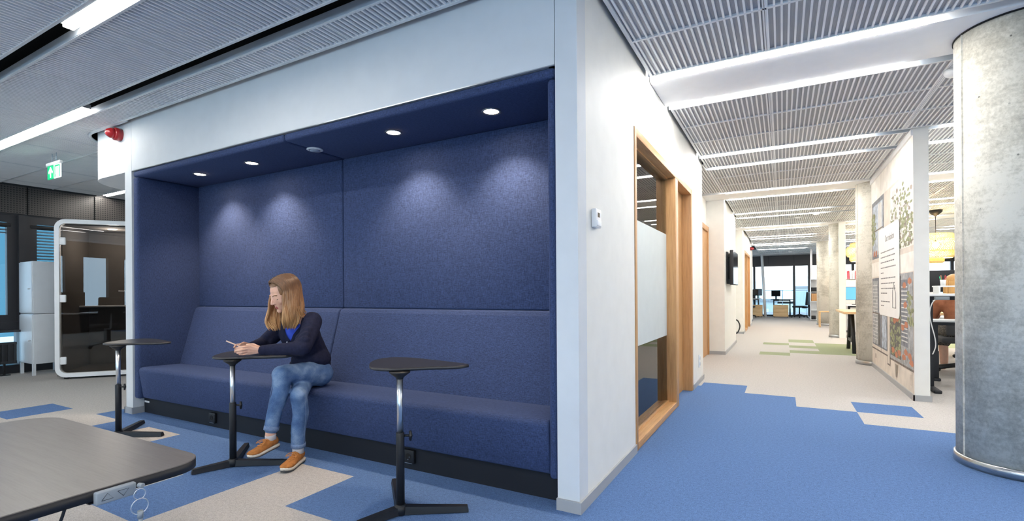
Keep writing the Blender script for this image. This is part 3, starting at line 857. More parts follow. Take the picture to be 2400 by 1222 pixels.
MB().lathe(.5,.4,[(.05,H_-.075),(.05,H_-.071)],24).build('ceiling_lamp', M['down'], bo)
bl_ = bpy.data.lights.new('BoothLamp','POINT'); bo_ = bpy.data.objects.new('BoothLamp', bl_); C.objects.link(bo_); bo_.parent = bo; bo_.location = (.5,.4,1.95); bl_.energy = 5; bl_.color = (1,.93,.85); bl_.shadow_soft_size = .05
for x in (.08, W_-.08):
    for y in (.12, D_-.1): MB().lathe(x,y,[(.03,0),(.03,.045)],16).build('foot', M['blackp'], bo)

# ------------------------------------------------------------------ cabinet and radiator by the left windows
cbn = thing('locker_cabinet', 'tall white steel cabinet of two stacked units on legs, beside the phone booth', 'cabinet', (-9.33,2.95,0))
for z0, z1 in ((.16,.855),(.862,1.594)):
    bd = MB().box(-.23,.23,-.19,.2,z0,z1,0,.004).build('body', M['cab'], cbn)
    d = MB().box(-.222,.222,-.203,-.188,z0+.012,z1-.012,0,.003).build('door', M['cab'], bd)
    MB().lathe(0,0,[(.007,0),(.009,.018),(.011,.026),(.004,.03)],14).xf(Matrix.Translation((.175,-.203,(z0+z1)/2-.02)) @ Matrix.Rotation(PI/2,4,'X')).build('knob', M['white'], bd)
for x in (-.21,.21):
    for y in (-.18,.18): MB().box(x-.017,x+.017,y-.017,y+.017,0,.162).build('leg', M['cab'], cbn)
rd = thing('radiator', 'dark ribbed radiator on feet under the left window', 'radiator', (-9.52,1.9,0))
mb = MB(); mb.box(-.045,.045,-.8,.8,.16,.20); mb.box(-.045,.045,-.8,.8,.43,.46); mb.box(-.03,.03,-.8,.8,.2,.43)
for k in range(26): mb.box(.03,.05,-.78+.0624*k-.012,-.78+.0624*k+.012,.18,.44)
mb.build('panel', M['rad'], rd)
for y in (-.7,.68): 
    f = MB(); f.box(-.012,.012,y-.012,y+.012,.01,.17); f.box(-.02,.06,y-.05,y+.05,.0,.012); f.build('foot', M['blackp'], rd)
sl_ = MB(); sl_.box(XL+.02, XL+.2, -3, 2.74, .60, .63, 0); o = sl_.build('trim_7', M['dark']); o['kind'] = 'structure'

# ------------------------------------------------------------------ exit sign, beacons, small wall devices
ex = thing('exit_sign', 'green and white emergency exit sign hanging from the left ceiling', 'sign', (-7.2,2.37,ZC))
for x in (-.055,.055): MB().tube([(x,0,0),(x,0,-.10)], .004, 8).build('rod', M['chan'], ex)
MB().rbox(-.18,.18,-.018,.018,-.135,-.10,.008).build('case', M['white'], ex)
pnl = MB(); pnl.box(-.17,0.0,-.005,.005,-.285,-.13,0); pnl.box(0.0,.17,-.005,.005,-.285,-.13,1)
pp = pnl.build('panel', [M['signgreen'], M['signwhite']], ex)
ar = MB(); Y_ = -.0056
def flat(pts, mi=0, mb=None, y=Y_): 
    (mb or ar).add([(x,y,z) for x,z in pts], [tuple(range(len(pts)))], mi)
flat([(-.085,-.145),(-.145,-.205),(-.13,-.225),(-.097,-.195),(-.097,-.27),(-.073,-.27),(-.073,-.195),(-.04,-.225),(-.025,-.205)][::-1])
ar.build('arrow', M['signwhite'], pp)
mn = MB()
flat([(.02,-.14),(.16,-.14),(.16,-.28),(.135,-.28),(.135,-.16),(.045,-.16),(.045,-.28),(.02,-.28)][::-1], 0, mn)
flat([(.082+.012*math.cos(a*PI/5), -.178+.012*math.sin(a*PI/5)) for a in range(10)][::-1], 0, mn)
for a, b_, w_ in (((.08,-.192),(.092,-.225),.011),((.092,-.225),(.115,-.24),.008),((.115,-.24),(.112,-.27),.007),((.09,-.225),(.07,-.25),.008),((.07,-.25),(.045,-.255),.007),((.08,-.195),(.06,-.215),.006),((.082,-.195),(.108,-.205),.006)):
    d = Vector((b_[0]-a[0], b_[1]-a[1])).normalized(); p = (-d.y*w_/2, d.x*w_/2)
    mn.add([(a[0]+p[0],Y_-.0003,a[1]+p[1]),(b_[0]+p[0],Y_-.0003,b_[1]+p[1]),(b_[0]-p[0],Y_-.0003,b_[1]-p[1]),(a[0]-p[0],Y_-.0003,a[1]-p[1])], [(0,1,2,3)])
mn.build('running_figure', M['signgreen'], pp)
def beacon(loc, rz, lab, s=1):
    t = thing('alarm_beacon', lab, 'alarm beacon', loc, rz)
    R_ = Matrix.Rotation(PI/2, 4, 'X')
    MB().lathe(0,0,[(.062*s,0),(.060*s,.05*s),(.052*s,.058*s)],32).xf(R_).build('base', M['red'], t)
    MB().lathe(0,0,[(.050*s,.057*s),(.046*s,.085*s),(.030*s,.112*s),(.008*s,.122*s)],32).xf(R_).build('lens', M['red'], t)
beacon((-5.52,2.305,2.635), 0, 'red alarm beacon on the curved white bulkhead, near the ceiling')
beacon((-.91,17.7,2.50), math.radians(90), 'small red alarm beacon far down the corridor wall', .9)
th = thing('thermostat', 'small white thermostat on the white corridor corner wall', 'thermostat', (-.889,2.535,1.50))
MB().rbox(0,.028,-.042,.042,-.05,.05,.006).build('housing', M['white'], th)
MB().box(.0275,.0285,-.018,.016,.005,.03).build('display', M['screen'], th)
MB().rbox(.026,.031,-.035,.035,-.042,-.012,.003).build('cover', M['cab'], th)
so = thing('wall_socket', 'white double wall socket low on the wall end beyond the oak door', 'socket', (-.889,6.28,.27))
MB().rbox(0,.012,-.04,.04,-.075,.075,.004).build('plate', M['white'], so)
for z in (-.035,.035): MB().lathe(0,0,[(.02,0),(.02,.004)],20).xf(Matrix.Translation((.011,0,z)) @ Matrix.Rotation(PI/2,4,'Y')).build('outlet', M['chan'], so)

# ------------------------------------------------------------------ oak framed glazing and doors
def post(mb, y0, y1, z0, z1, x0=-1.055, x1=-.884): mb.box(x0, x1, y0, y1, z0, z1, 0, .003)
d1 = thing('door_1', 'x', 'door', (-.97,0,0)); d1['kind'] = 'structure'; del d1['label']; del d1['category']
mb = MB()
post(mb, 3.367, 3.42, 0, 2.248); post(mb, 4.832, 4.955, .003, 2.19); post(mb, 5.748, 5.823, 0, 2.248)
mb.xf(Matrix.Translation((.97,0,0))); mb.build('frame', M['oak'], d1)
mb = MB(); post(mb, 3.42, 5.748, 2.19, 2.248); post(mb, 3.42, 4.832, .004, .056); mb.box(-1.0,-.955,3.42,4.832,.055,.066); mb.box(-1.0,-.955,3.42,4.832,2.178,2.19)
mb.xf(Matrix.Translation((.97,0,0))); mb.build('rail', M['oakh'], d1)
MB().box(-.012,-.004,3.42,4.832,.056,2.19).build('glass_pane', M['glass'], d1)
MB().box(-.0035,-.002,3.42,4.832,.69,1.655).build('frosted_film', M['film'], d1)
lf = MB().box(-.055,-.012,4.957,5.746,.006,2.185).build('door_leaf', M['oak'], d1)
mb = MB(); mb.tube([(-.012,5.08,1.02),(.035,5.08,1.02)],.01,10); mb.tube([(.035,5.07,1.02),(.035,5.19,1.02)],.009,10); mb.build('handle', M['steel'], lf)
d2 = thing('door_2', 'x', 'door', (-1.17,8.2,0)); d2['kind'] = 'structure'; del d2['label']; del d2['category']
mb = MB()
for y in (-.75,1.03): mb.box(-.01,.03,y,y+.09,0,2.25,0,.003)
mb.box(-.01,.03,-.66,1.03,2.16,2.25,0,.003); mb.build('frame', M['oak'], d2)
MB().box(-.01,.01,-.66,1.03,.005,2.16).build('door_leaf', M['oak'], d2)
d3 = thing('door_3', 'x', 'door', (-.91,14.9,0)); d3['kind'] = 'structure'; del d3['label']; del d3['category']
mb = MB()
for y in (.002,1.05,2.33): mb.box(-.12,.008,y,y+.07,0,2.25,0,.003)
mb.box(-.12,.008,.07,2.33,2.18,2.25); mb.box(-.12,.008,.07,1.05,0,.05); mb.build('frame', M['oak'], d3)
MB().box(-.07,-.06,.07,1.05,.05,2.18).build('frosted_film', M['film'], d3)
MB().box(-.1,-.05,1.12,2.33,.005,2.18).build('door_leaf', M['oak'], d3)

# television on the second wall block
tv = thing('television', 'flat black television on a swing bracket on the white corridor block', 'television', (-.80,10.05,1.54), 0)
MB().rbox(-.02,.035,-.5,.55,-.31,.31,.008).build('case', M['blackp'], tv)
MB().box(.0345,.0362,-.485,.535,-.295,.295).build('screen', M['screen'], tv)
br = MB(); br.box(-.088,-.07,-.38,.1,-.29,.29); br.box(-.075,-.018,-.2,-.14,-.2,.2); br.build('bracket', M['blackm'], tv)
cbl = thing('cable', 'black cable loop hanging low behind the television block', 'cable', (-.88,11.72,.35))
MB().tube(smooth_open([Vector((-.02,.0,.14)),Vector((.02,.05,.12)),Vector((.06,.07,.0)),Vector((.02,.06,-.13)),Vector((-.03,.02,-.16))],6), .014, 8).build('loop', M['blackp'], cbl)
# ------------------------------------------------------------------ printed mural on the partition
mu_cols = {'plaster':(222,212,200),'plaster2':(206,194,182),'haze':(238,234,226),'glassblue':(176,186,198),'curtain':(206,206,204),'darkdoor':(98,94,90),
           'shutter':(164,166,168),'ledge':(118,108,100),'pane':(120,124,132),'stain':(150,138,126)}
mm = {k: plain('Print_'+k, v, .75, var=.10 if k in ('plaster','haze','curtain','plaster2') else .34, vscale=6 if k in ('plaster','haze') else 17) for k, v in mu_cols.items()}
names = list(mm)+['foliage','pot']
mats = [mm[k] for k in mm]+[M['foliage'], M['pot']]
mur = MB(); layer = [0]
def mp(pts, key):                       # pts in (Y, z) on the wall
    layer[0] += 1
    x = 1.1495-.000004*layer[0]
    mur.add([(x,y,z) for y,z in pts], [tuple(range(len(pts)))], names.index(key))
def mq(ya, yb, za, zb, key): mp([(ya,za),(ya,zb),(yb,zb),(yb,za)], key)
mq(6.24,8.84,.06,2.655,'plaster')
mq(6.24,8.84,1.30,1.50,'haze'); mq(6.24,8.84,2.36,2.655,'haze')
mq(7.86,8.80,1.55,2.36,'pane'); mq(7.95,8.74,1.60,2.30,'glassblue'); mq(8.02,8.3,1.64,2.28,'curtain'); mq(7.95,8.74,1.93,1.95,'ledge')
mq(6.24,7.42,1.56,2.33,'haze'); mq(6.40,6.9,1.62,2.28,'curtain'); mq(6.95,7.3,1.62,2.28,'curtain')
def blob(y, z, ry, rz, key, n=14):
    mp([(y+ry*math.cos(2*PI*k/n)*random.uniform(.7,1.1), z+rz*math.sin(2*PI*k/n)*random.uniform(.7,1.1)) for k in range(n)][::-1], key)
for k in range(420):
    y = random.uniform(6.28,7.39); z = 1.59+abs(random.gauss(0,.27))
    if z < 2.28: blob(y, z, random.uniform(.03,.07), random.uniform(.012,.03), ('foliage','foliage','stain','haze','foliage')[k % 5], 7)
for k in range(60): blob(random.uniform(8.52,8.8), random.uniform(1.75,2.2), .06, .028, 'foliage', 8)
for y in (8.62,8.45,8.2,8.02): blob(y, 1.62, .08, .05, 'pot')
# lower left shutters and dark opening
mq(7.66,8.80,.34,1.28,'pane'); mq(8.35,8.78,.36,1.24,'shutter'); mq(7.72,8.05,.36,1.2,'glassblue')
for z in [.42+.05*k for k in range(16)]: mq(8.37,8.76,z,z+.012,'curtain')
mq(7.66,8.80,.78,.80,'ledge'); mq(8.08,8.10,.3,1.28,'ledge'); mq(8.2,8.32,.36,.8,'darkdoor')
# lower right doorway
mq(6.26,7.48,.29,1.29,'shutter'); mq(6.85,7.45,.33,1.27,'darkdoor'); mq(6.50,6.84,.5,1.22,'pane')
for z in [.55+.045*k for k in range(14)]: mq(6.52,6.82,z,z+.014,'curtain')
for k in range(150): blob(random.uniform(6.85,7.45), .36+abs(random.gauss(0,.2)), .05, .03, ('foliage','foliage','darkdoor')[k % 3], 8)
for k in range(24): blob(random.uniform(6.28,6.5), random.uniform(.75,1.1), .06, .028, 'foliage', 8)
for (y, z) in ((7.3,.40),(7.1,.36),(6.95,.40),(6.6,.44),(6.42,.42),(6.35,.36),(6.7,.38),(6.75,.70),(7.05,.78),(6.58,.74),(6.62,.95),(6.66,1.16),(6.40,1.2),(7.2,.75)): blob(y, z, .10, .038, 'pot')
mp([(8.84,.275),(8.84,.295),(7.5,.300),(7.5,.280)],'ledge'); mp([(7.48,.268),(7.48,.290),(6.25,.300),(6.25,.278)],'ledge')
mq(7.48,7.66,.18,.30,'ledge') ; mq(7.5,7.64,.2,1.28,'plaster')
mp([(7.15,.10),(7.18,.25),(7.02,.25),(7.08,.10)],'stain'); mq(6.33,6.42,.13,.24,'plaster2'); mq(8.5,8.56,.16,.22,'stain')
mo = mur.build('wall_mural_print', mats); tag(mo, 'photo mural of a house front with windows, shutters and potted plants', 'mural')
sh = thing('mission_sheet', 'white rounded text sheet with a heading, on the photo mural', 'poster', (1.1455,7.53,1.34))
sp = rrect(-.655,.655,-.555,.57,.07,8)
mb = MB(); mb.add([(-.006,-a,b) for a,b in sp]+[(-.0015,-a,b) for a,b in sp], [tuple(range(len(sp)))]+[(k,(k+1)%len(sp),len(sp)+(k+1)%len(sp),len(sp)+k) for k in range(len(sp))])
bm = bmesh.new(); me_ = mb.mesh('x', M['white']); bm.from_mesh(me_); bmesh.ops.recalc_face_normals(bm, faces=bm.faces[:])
sheet = MB().frombm(bm).build('sheet', plain('SheetWhite', (240,240,238), .6), sh)
mtxt = plain('TextGrey', (128,128,130), .7)
def text_obj(s, size, M4, mat, name, parent):
    cu = bpy.data.curves.new('t','FONT'); cu.body = s; cu.size = size; cu.extrude = .0004
    o = bpy.data.objects.new('t', cu); C.objects.link(o); bpy.context.view_layer.update()
    me = bpy.data.meshes.new_from_object(o.evaluated_get(bpy.context.evaluated_depsgraph_get()))
    bpy.data.objects.remove(o); me.transform(M4); me.materials.clear(); me.materials.append(mat)
    r = bpy.data.objects.new(name, me); C.objects.link(r); r.parent = parent; return r
T4 = Matrix(((0,0,-1,-.0066),(-1,0,0,.20),(0,1,0,.38),(0,0,0,1)))
text_obj('Our mission', .115, T4, mtxt, 'heading', sheet)
def words(z, y0, y1, h=.013):
    ln = MB(); y = y0
    while y < y1-.02:
        w_ = min(random.uniform(.05,.13), y1-y); ln.box(-.0072,-.0062,-(y+w_),-y,z,z+h); y += w_+.022
    ln.build('text_line', mtxt, sheet)
for z, yy in ((.25,.38),(.185,.42),(.12,.40),(.05,.46),(-.015,-.32),(-.085,.46),(-.15,.40),(-.215,.44),(-.275,-.05),(-.38,.1),(-.435,-.3)): words(z, -.5, yy)
lg = MB(); 
lg.tube([(-.0066,-.28,-.44),(-.0066,-.28,-.24),(-.0066,-.34,-.19),(-.0066,-.34,-.14)], .004, 6); lg.tube([(-.0066,-.28,-.44),(-.0066,-.47,-.44),(-.0066,-.47,-.27),(-.0066,-.40,-.22),(-.0066,-.40,-.17)], .004, 6)
lg.build('emblem', mtxt, sheet)

# ------------------------------------------------------------------ open office beyond the mural wall
def office_desk(name, lab, x0, x1, y0, y1, z, top, legm, group=None):
    t = thing(name, lab, 'desk', ((x0+x1)/2,(y0+y1)/2,0), 0, group)
    L, W = (x1-x0)/2, (y1-y0)/2
    MB().box(-L,L,-W,W,z-.025,z,0,.005).build('tabletop', top, t)
    for s in (-1,1):
        l = MB(); x = s*(L-.12)
        l.box(x-.03,x+.03,-.05,.05,.03,.36,0,.004); l.box(x-.024,x+.024,-.04,.04,.36,z-.025); l.rbox(x-.035,x+.035,-W+.04,W-.04,0,.035,.01); l.build('leg', legm, t)
    MB().box(-L+.13,L-.13,-.03,.03,z-.07,z-.025).build('cross_beam', legm, t)
    return t
rdk = office_desk('desk', 'raised white desk with black telescopic leg beside the mural wall end', 1.325, 2.95, 6.72, 7.5, 1.065, M['white'], M['blackm'])
MB().rbox(-.72,-.60,-.38,-.33,1.0,1.035,.006).build('control_box', M['btn'], rdk)
MB().tube(smooth_open([Vector((-.62,-.36,1.02)),Vector((-.72,-.37,1.0)),Vector((-.76,-.37,.9)),Vector((-.755,-.36,.78)),Vector((-.72,-.36,.6)),Vector((-.715,-.36,.5)),Vector((-.74,-.36,.42))],5), .005, 8).build('cable', M['white'], rdk)
ris = thing('monitor_riser', 'low white riser shelf on the raised desk', 'shelf', (1.95,7.28,1.065))
mb = MB(); mb.box(-.42,.42,-.12,.12,.075,.09,0,.003); mb.box(-.41,-.395,-.12,.12,0,.076); mb.box(.395,.41,-.12,.12,0,.076); mb.build('board', M['white'], ris)
pc = thing('pen_cup', 'white cup of coloured pens on the riser of the raised desk', 'cup', (1.60,7.26,1.155))
MB().lathe(0,0,[(.022,0),(.027,.066),(.025,.067),(.021,.005)],20).build('cup', M['white'], pc)
for k, c in enumerate(('red','blackp','pot','signgreen','blackp','red')):
    a = k*1.05; MB().tube([(.012*math.cos(a),.012*math.sin(a),.01),(.03*math.cos(a),.022*math.sin(a),.105+.008*(k%3))],.004,6).build('pen', M[c], pc)
ldk = office_desk('desk', 'lower white desk beyond the raised one, where a blonde colleague sits', 1.75, 3.3, 9.05, 9.7, .72, M['white'], M['blackm'])
def monitor(x, y, z, rz, lab, scr, w_=.54, h=.32):
    t = thing('monitor', lab, 'monitor', (x,y,z), rz)
    MB().rbox(-w_/2,w_/2,-.012,.02,.13,.13+h,.006).build('case', M['blackp'], t)
    MB().box(-w_/2+.01,w_/2-.01,-.0135,-.012,.14,.12+h).build('screen', scr, t)
    mb = MB(); mb.box(-.03,.03,.02,.05,.01,.3,0,.005); mb.rbox(-.11,.11,-.07,.1,0,.014,.005); mb.build('stand', M['blackp'], t); return t
sbd = office_desk('side_desk', 'narrow pale side desk between the raised desk and the colleague', 1.52, 2.9, 7.66, 7.98, .745, M['white'], M['blackm'])
monitor(2.15,9.48,.95,PI+.1,'black back of a monitor left of the blonde colleague', M['screen'])
bs = MB(); bs.box(1.85,3.2,9.33,9.66,.93,.95,0,.003); bs.box(1.85,1.88,9.35,9.64,.72,.93); bs.box(3.17,3.2,9.35,9.64,.72,.93)
tag(bs.build('desk_shelf', M['white']), 'white shelf bridging the lower desk, carrying monitors', 'shelf')
monitor(2.60,9.50,.95,.0,'monitor with a blue screen behind the blonde colleague', M['screenblue'])
def office_chair(loc, rz, lab, fab, basem, group=None, ztop=1.10):
    t = thing('office_chair', lab, 'office chair', loc, rz, group)
    MB().rbox(-.23,.23,-.22,.24,.42,.50,.035).build('seat', fab, t)
    b = MB(); b.rbox(-.21,.21,.20,.27,.55,ztop,.03); b.xf(Matrix.Translation((0,.02,0)) @ Matrix.Rotation(-.08,4,'X')); b.build('backrest', fab, t)
    MB().tube(smooth_open([Vector((0,.1,.41)),Vector((0,.3,.43)),Vector((0,.33,.62)),Vector((0,.33,.8))],5),.02,8).build('back_bar', basem, t)
    MB().tube([(0,0,.10),(0,0,.42)],[.026,.022],14).build('column', basem, t)
    for k in range(5):
        a = 2*PI*k/5+.3; l = MB(); l.tube([(0,0,.13),(.30*math.cos(a),.30*math.sin(a),.075)],[.028,.018],8); lo = l.build('base_arm', basem, t)
        c = MB(); c.tube([(.30*math.cos(a)-.018*math.sin(a),.30*math.sin(a)+.018*math.cos(a),.03),(.30*math.cos(a)+.018*math.sin(a),.30*math.sin(a)-.018*math.cos(a),.03)],.03,14); c.build('caster', M['blackp'], lo)
    return t
ch1 = office_chair((2.02,8.42,0), PI, 'dark grey office chair carrying the blonde colleague', M['darkgrey'], M['blackp'], None, .72)
ch2 = office_chair((2.75,10.6,0), PI, 'empty office chair with pale grey star base far behind the big concrete column', M['darkgrey'], M['cab'])
# the colleague
pe = thing('person', 'seated blonde colleague in brown jacket and patterned skirt, mostly behind the concrete column', 'person', (2.03,8.4,.5))
def PM(mb):
    mb.v = [(x-.29, 18.35-y, z) for x,y,z in mb.v]; mb.f = [f[::-1] for f in mb.f]; return mb
def col_body():
    m = MB()
    m.chain([(2.32,9.98,.58),(2.30,9.95,.80),(2.28,9.90,.96)],[.15,.14,.12]); m.chain([(2.28,9.89,1.0),(2.27,9.85,1.10)],[.05,.048])
    m.ell((2.27,9.83,1.17),(.075,.095,.11)); m.ell((2.27,9.74,1.155),(.012,.02,.018))
    for s in (-1,1):
        m.chain([(2.28+.17*s,9.9,.93),(2.28+.23*s,9.80,.72),(2.28+.12*s,9.58,.755)],[.05,.042,.03]); m.ell((2.28+.1*s,9.53,.755),(.035,.05,.015))
        m.chain([(2.32+.09*s,9.93,.56),(2.32+.11*s,9.60,.56),(2.32+.1*s,9.62,.12)],[.075,.06,.045]); m.ell((2.32+.1*s,9.56,.06),(.04,.11,.045))
    return m
bmobj('body', remesh(PM(col_body()), .014, 4), M['skin'], pe)
mj = MB(); mj.chain([(2.32,9.98,.60),(2.30,9.95,.80),(2.28,9.90,.96)],[.165,.155,.13])
for s in (-1,1): mj.chain([(2.28+.17*s,9.9,.93),(2.28+.23*s,9.80,.72),(2.28+.13*s,9.6,.755)],[.062,.055,.042])
bmobj('jacket', remesh(PM(mj), .016, 4), plain('BrownJacket', (150,92,62), .8, var=.15, vscale=20), pe)
mk = MB()
for s in (-1,1): mk.chain([(2.32+.08*s,9.96,.56),(2.32+.1*s,9.60,.57),(2.32+.1*s,9.60,.40)],[.12,.085,.08])
mk.cone((2.32,10.0,.57),(2.32,9.9,.57),.15,.15)
def pattern():
    m, nt, b = nm('PatternSkirt'); w_ = noise(nt, coords(nt), 16, 2, .5, 3.5)
    nt.links.new(ramp(nt, w_, [(.46,lin((44,42,42))),(.5,lin((176,166,146))),(.54,lin((58,54,52)))]), b.inputs['Base Color']); b.inputs['Roughness'].default_value = .8; return m
bmobj('skirt', remesh(PM(mk), .016, 3), pattern(), pe)
hr = MB(); hr.ell((2.27,9.86,1.21),(.095,.115,.11))
for k in range(60):
    a = PI*.05+PI*.9*k/59.0 if k < 40 else random.uniform(.1,PI-.1)
    x, y = 2.27+.10*math.cos(a), 9.86+.11*math.sin(a)
    hr.tube(smooth_open([Vector((2.27+.03*math.cos(a),9.85+.03*math.sin(a),1.30)),Vector((x,y,1.2)),Vector((x*1.0+.012*math.cos(a),y+.02,1.05)),Vector((x+.02*math.cos(a),y+.03*random.random(),.93+.06*random.random()))],4),.014,6)
PM(hr).build('hair', M['hair2'], pe, True)

def pendant(loc, lab):
    x, y, zb = loc
    t = thing('pendant_lamp', lab, 'pendant lamp', (x,y,ZC), 0, 'rattan pendant lamps')
    MB().lathe(0,0,[(.11,0),(.11,-.035),(.075,-.07),(.03,-.11),(.008,-.125)],24).build('canopy', M['blackp'], t)
    MB().tube([(0,0,-.1),(0,0,zb+.35-ZC)],.006,8).build('cord', M['blackp'], t)
    tiers = [(.29,.52,.40),(.37,.42,.17),(.29,.18,.04),(.13,.05,-.06)]
    for r, z1, z0 in tiers:
        z1 += zb-ZC; z0 += zb-ZC
        b = MB(); n = 72
        for s in (1,-1):                     # woven strips running both ways
            for k in range(n):
                a = 2*PI*k/n; pts = []
                for j in range(5):
                    u = j/4.0; rr = r-.03*max(0,(abs(u-.5)-.3)/.2)**2; aa = a+s*.35*u
                    pts.append((rr*math.cos(aa), rr*math.sin(aa), z0+(z1-z0)*u))
                b.tube(pts, .0066, 4, cap=False)
        for z in (z0,z1): b.tube([((r-.03)*math.cos(2*PI*k/36),(r-.03)*math.sin(2*PI*k/36),z) for k in range(37)],.007,6,cap=False)
        b.build('shade_tier', M['rattan'], t)
    MB().ell((0,0,zb+.30-ZC),(.055,.055,.06)).build('bulb', M['bulb'], t)
    MB().tube([(0,0,zb+.34-ZC),(0,0,zb+.42-ZC)],.022,12).build('socket', M['blackp'], t)
    pl_ = bpy.data.lights.new('PendantPoint','POINT'); po = bpy.data.objects.new('PendantPoint',pl_); C.objects.link(po); po.location = (x,y,zb+.20); pl_.energy = 26; pl_.color = (1,.82,.55); pl_.shadow_soft_size = .05
pendant((2.71,12.8,1.72), 'tiered rattan pendant lamp on a black cord between mural wall and big column')
pendant((1.86,15.8,1.85), 'tiered rattan pendant lamp partly hidden between two concrete columns')

dk3 = office_desk('desk', 'white desk with monitor seen in the gap between two concrete columns', 1.42, 2.9, 15.3, 16.1, .74, M['white'], M['blackm'])
monitor(1.72,15.75,.74,0,'dark blue monitor seen between the second and third concrete column', M['screenblue'],.5,.34)
sb = MB(); sb.box(1.4,3.4,16.2,16.24,0,1.42); sb.box(1.4,3.4,16.2,16.55,1.40,1.43)
tag(sb.build('desk_screen', M['white']), 'white partition screen behind the desk between the columns', 'screen')
for k in range(5):
    b = MB().box(1.5+.06*k,1.545+.06*k,16.26,16.48,1.43,1.66); tag(b.build('binder', M['red' if k % 3 == 1 else 'white']), 'binder standing on the white screen ledge between the columns', 'binder', 'binders on the ledge')

# high wooden table with trestle legs
ht = thing('high_table', 'light wooden table on black trestle legs, behind the second column', 'table', (1.72,10.9,0))
MB().rbox(-.80,.80,-.75,.75,.705,.745,.004).build('tabletop', M['birch'], ht)
for x in (-.62,.6):
    l = MB()
    for s in (-1,1): l.xf(Matrix.Identity(4)); l.tube([(x,s*.45,.0),(x,s*.12,.71)],.032,4)
    l.box(x-.02,x+.02,-.36,.36,.18,.23); l.build('trestle_leg', M['blackm'], ht)
# bench stool by the fourth column
st = thing('stool', 'small bent wood bench stool beside the farthest concrete column', 'stool', (1.42,17.9,0))
mb = MB(); mb.rbox(-.44,.30,-.18,.18,.46,.49,.004); mb.build('seat', M['birch'], st)
for x in (-.42,.28):
    for y in (-.15,.15): MB().rbox(x-.02,x+.02,y-.025,y+.025,0,.47,.006).build('leg', M['birch'], st)
# bookshelf
bk = thing('bookshelf', 'white open bookshelf beside the far glazing, with wooden boxes', 'bookshelf', (1.04,21.8,0))
mb = MB(); mb.box(-.12,-.10,-.16,.16,0,1.56); mb.box(.5,.52,-.16,.16,0,1.56); mb.box(-.12,.52,.15,.16,0,1.56)
mb.build('frame', M['white'], bk)
for z in (.02,.38,.72,1.07,1.54): MB().box(-.10,.5,-.16,.15,z,z+.02).build('shelf', M['white'], bk)
for k, (z, h, mt) in enumerate(((.74,.28,'oak'),(1.09,.16,'blackp'),(.04,.14,'blackp'))):
    b = MB(); x0 = -.09; b.box(1.04+x0,1.04+x0+.34-.1*k,21.66,21.9,z,z+h,0,.006)
    for q_ in range(1,4): b.box(1.04+x0,1.04+x0+.34-.1*k,21.655,21.66,z+h*q_/4-.004,z+h*q_/4+.004)
    tag(b.build('storage_box', M[mt]), ['wooden slatted box on the middle shelf of the white bookshelf','dark box on the upper shelf of the white bookshelf','dark box on the lowest shelf of the white bookshelf'][k], 'box')
# workplace behind the viewer, mirrored in the booth glass
office_desk('desk', 'desk in the open office behind the viewer', -6.2, -4.6, -2.2, -1.4, .74, M['white'], M['blackm'])
monitor(-5.4,-1.9,.74,0,'monitor on the desk behind the viewer',M['screen'])
office_chair((-5.3,-1.0,0), .3, 'office chair at the desk behind the viewer', M['darkgrey'], M['cab'])
# far office by the glazing
office_desk('desk', 'desk before the far window with one monitor on it', -.46, .40, 24.3, 24.9, .765, M['deskedge'], M['blackm'])
monitor(-.26,24.6,.765,-.2,'monitor alone on the desk before the far window', M['screen'],.36,.26)
office_desk('desk', 'desk at the left edge of the far window view, crowded with screens', -1.9, -.82, 23.9, 24.7, .80, M['white'], M['blackm'])
monitor(-1.12,24.0,.80,.2,'monitor at the left edge of the far window view', M['screen'],.4,.28); monitor(-.98,24.55,.80,-.5,'slanted second monitor beside the leaning white pillar', M['screen'],.4,.3)
for x0, x1, lab in ((-.352,.215,'birch drawer pedestal in the middle below the far window'),(-1.20,-.765,'birch drawer pedestal left of the leaning white pillar')):
    t = thing('pedestal', lab, 'drawer unit', ((x0+x1)/2,24.0,0)); L = (x1-x0)/2
    MB().box(-L,L,-.22,.22,.035,.53,0,.004).build('body', M['birch'], t)
    for k in range(3): MB().box(-L+.008,L-.008,-.232,-.218,.045+.16*k,.195+.16*k,0,.003).build('drawer', M['birch'], t)
    for x in (-L+.04,L-.04):
        for y in (-.17,.17): MB().tube([(x-.012,y,.018),(x+.012,y,.018)],.018,12).build('caster', M['blackp'], t)
office_chair((.62,24.0,0), -PI/2-.3, 'black office chair right of the far birch pedestal', M['blackp'], M['blackp'])
office_chair((-1.30,23.3,0), 1.2, 'black office chair half hidden at the far left desk', M['blackp'], M['blackp'])
sd = thing('smoke_detector', 'white ceiling detector in front of the far glazing', 'detector', (.28,22.6,ZC))
MB().lathe(0,0,[(.07,0),(.07,-.02),(.05,-.045),(.02,-.05)],24).build('body', M['white'], sd)
for k, (x, y, lab) in enumerate(((1.06,8.42,'small round detector on the ceiling strip beside the second column'),(.62,11.95,'white sensor at the end of the third pair of light lines'))):
    sd = thing('smoke_detector', lab, 'detector', (x if k else .3,y if k else 12.3,ZC)); MB().lathe(0,0,[(.055,0),(.055,-.018),(.035,-.035)],24).build('body', M['white'], sd)
MB_ = MB().lathe(1.10,4.72,[(.05,ZC),(.05,ZC-.03),(.03,ZC-.05)],24); tag(MB_.build('smoke_detector', M['white']), 'white detector at the ceiling tight against the big concrete column', 'detector')

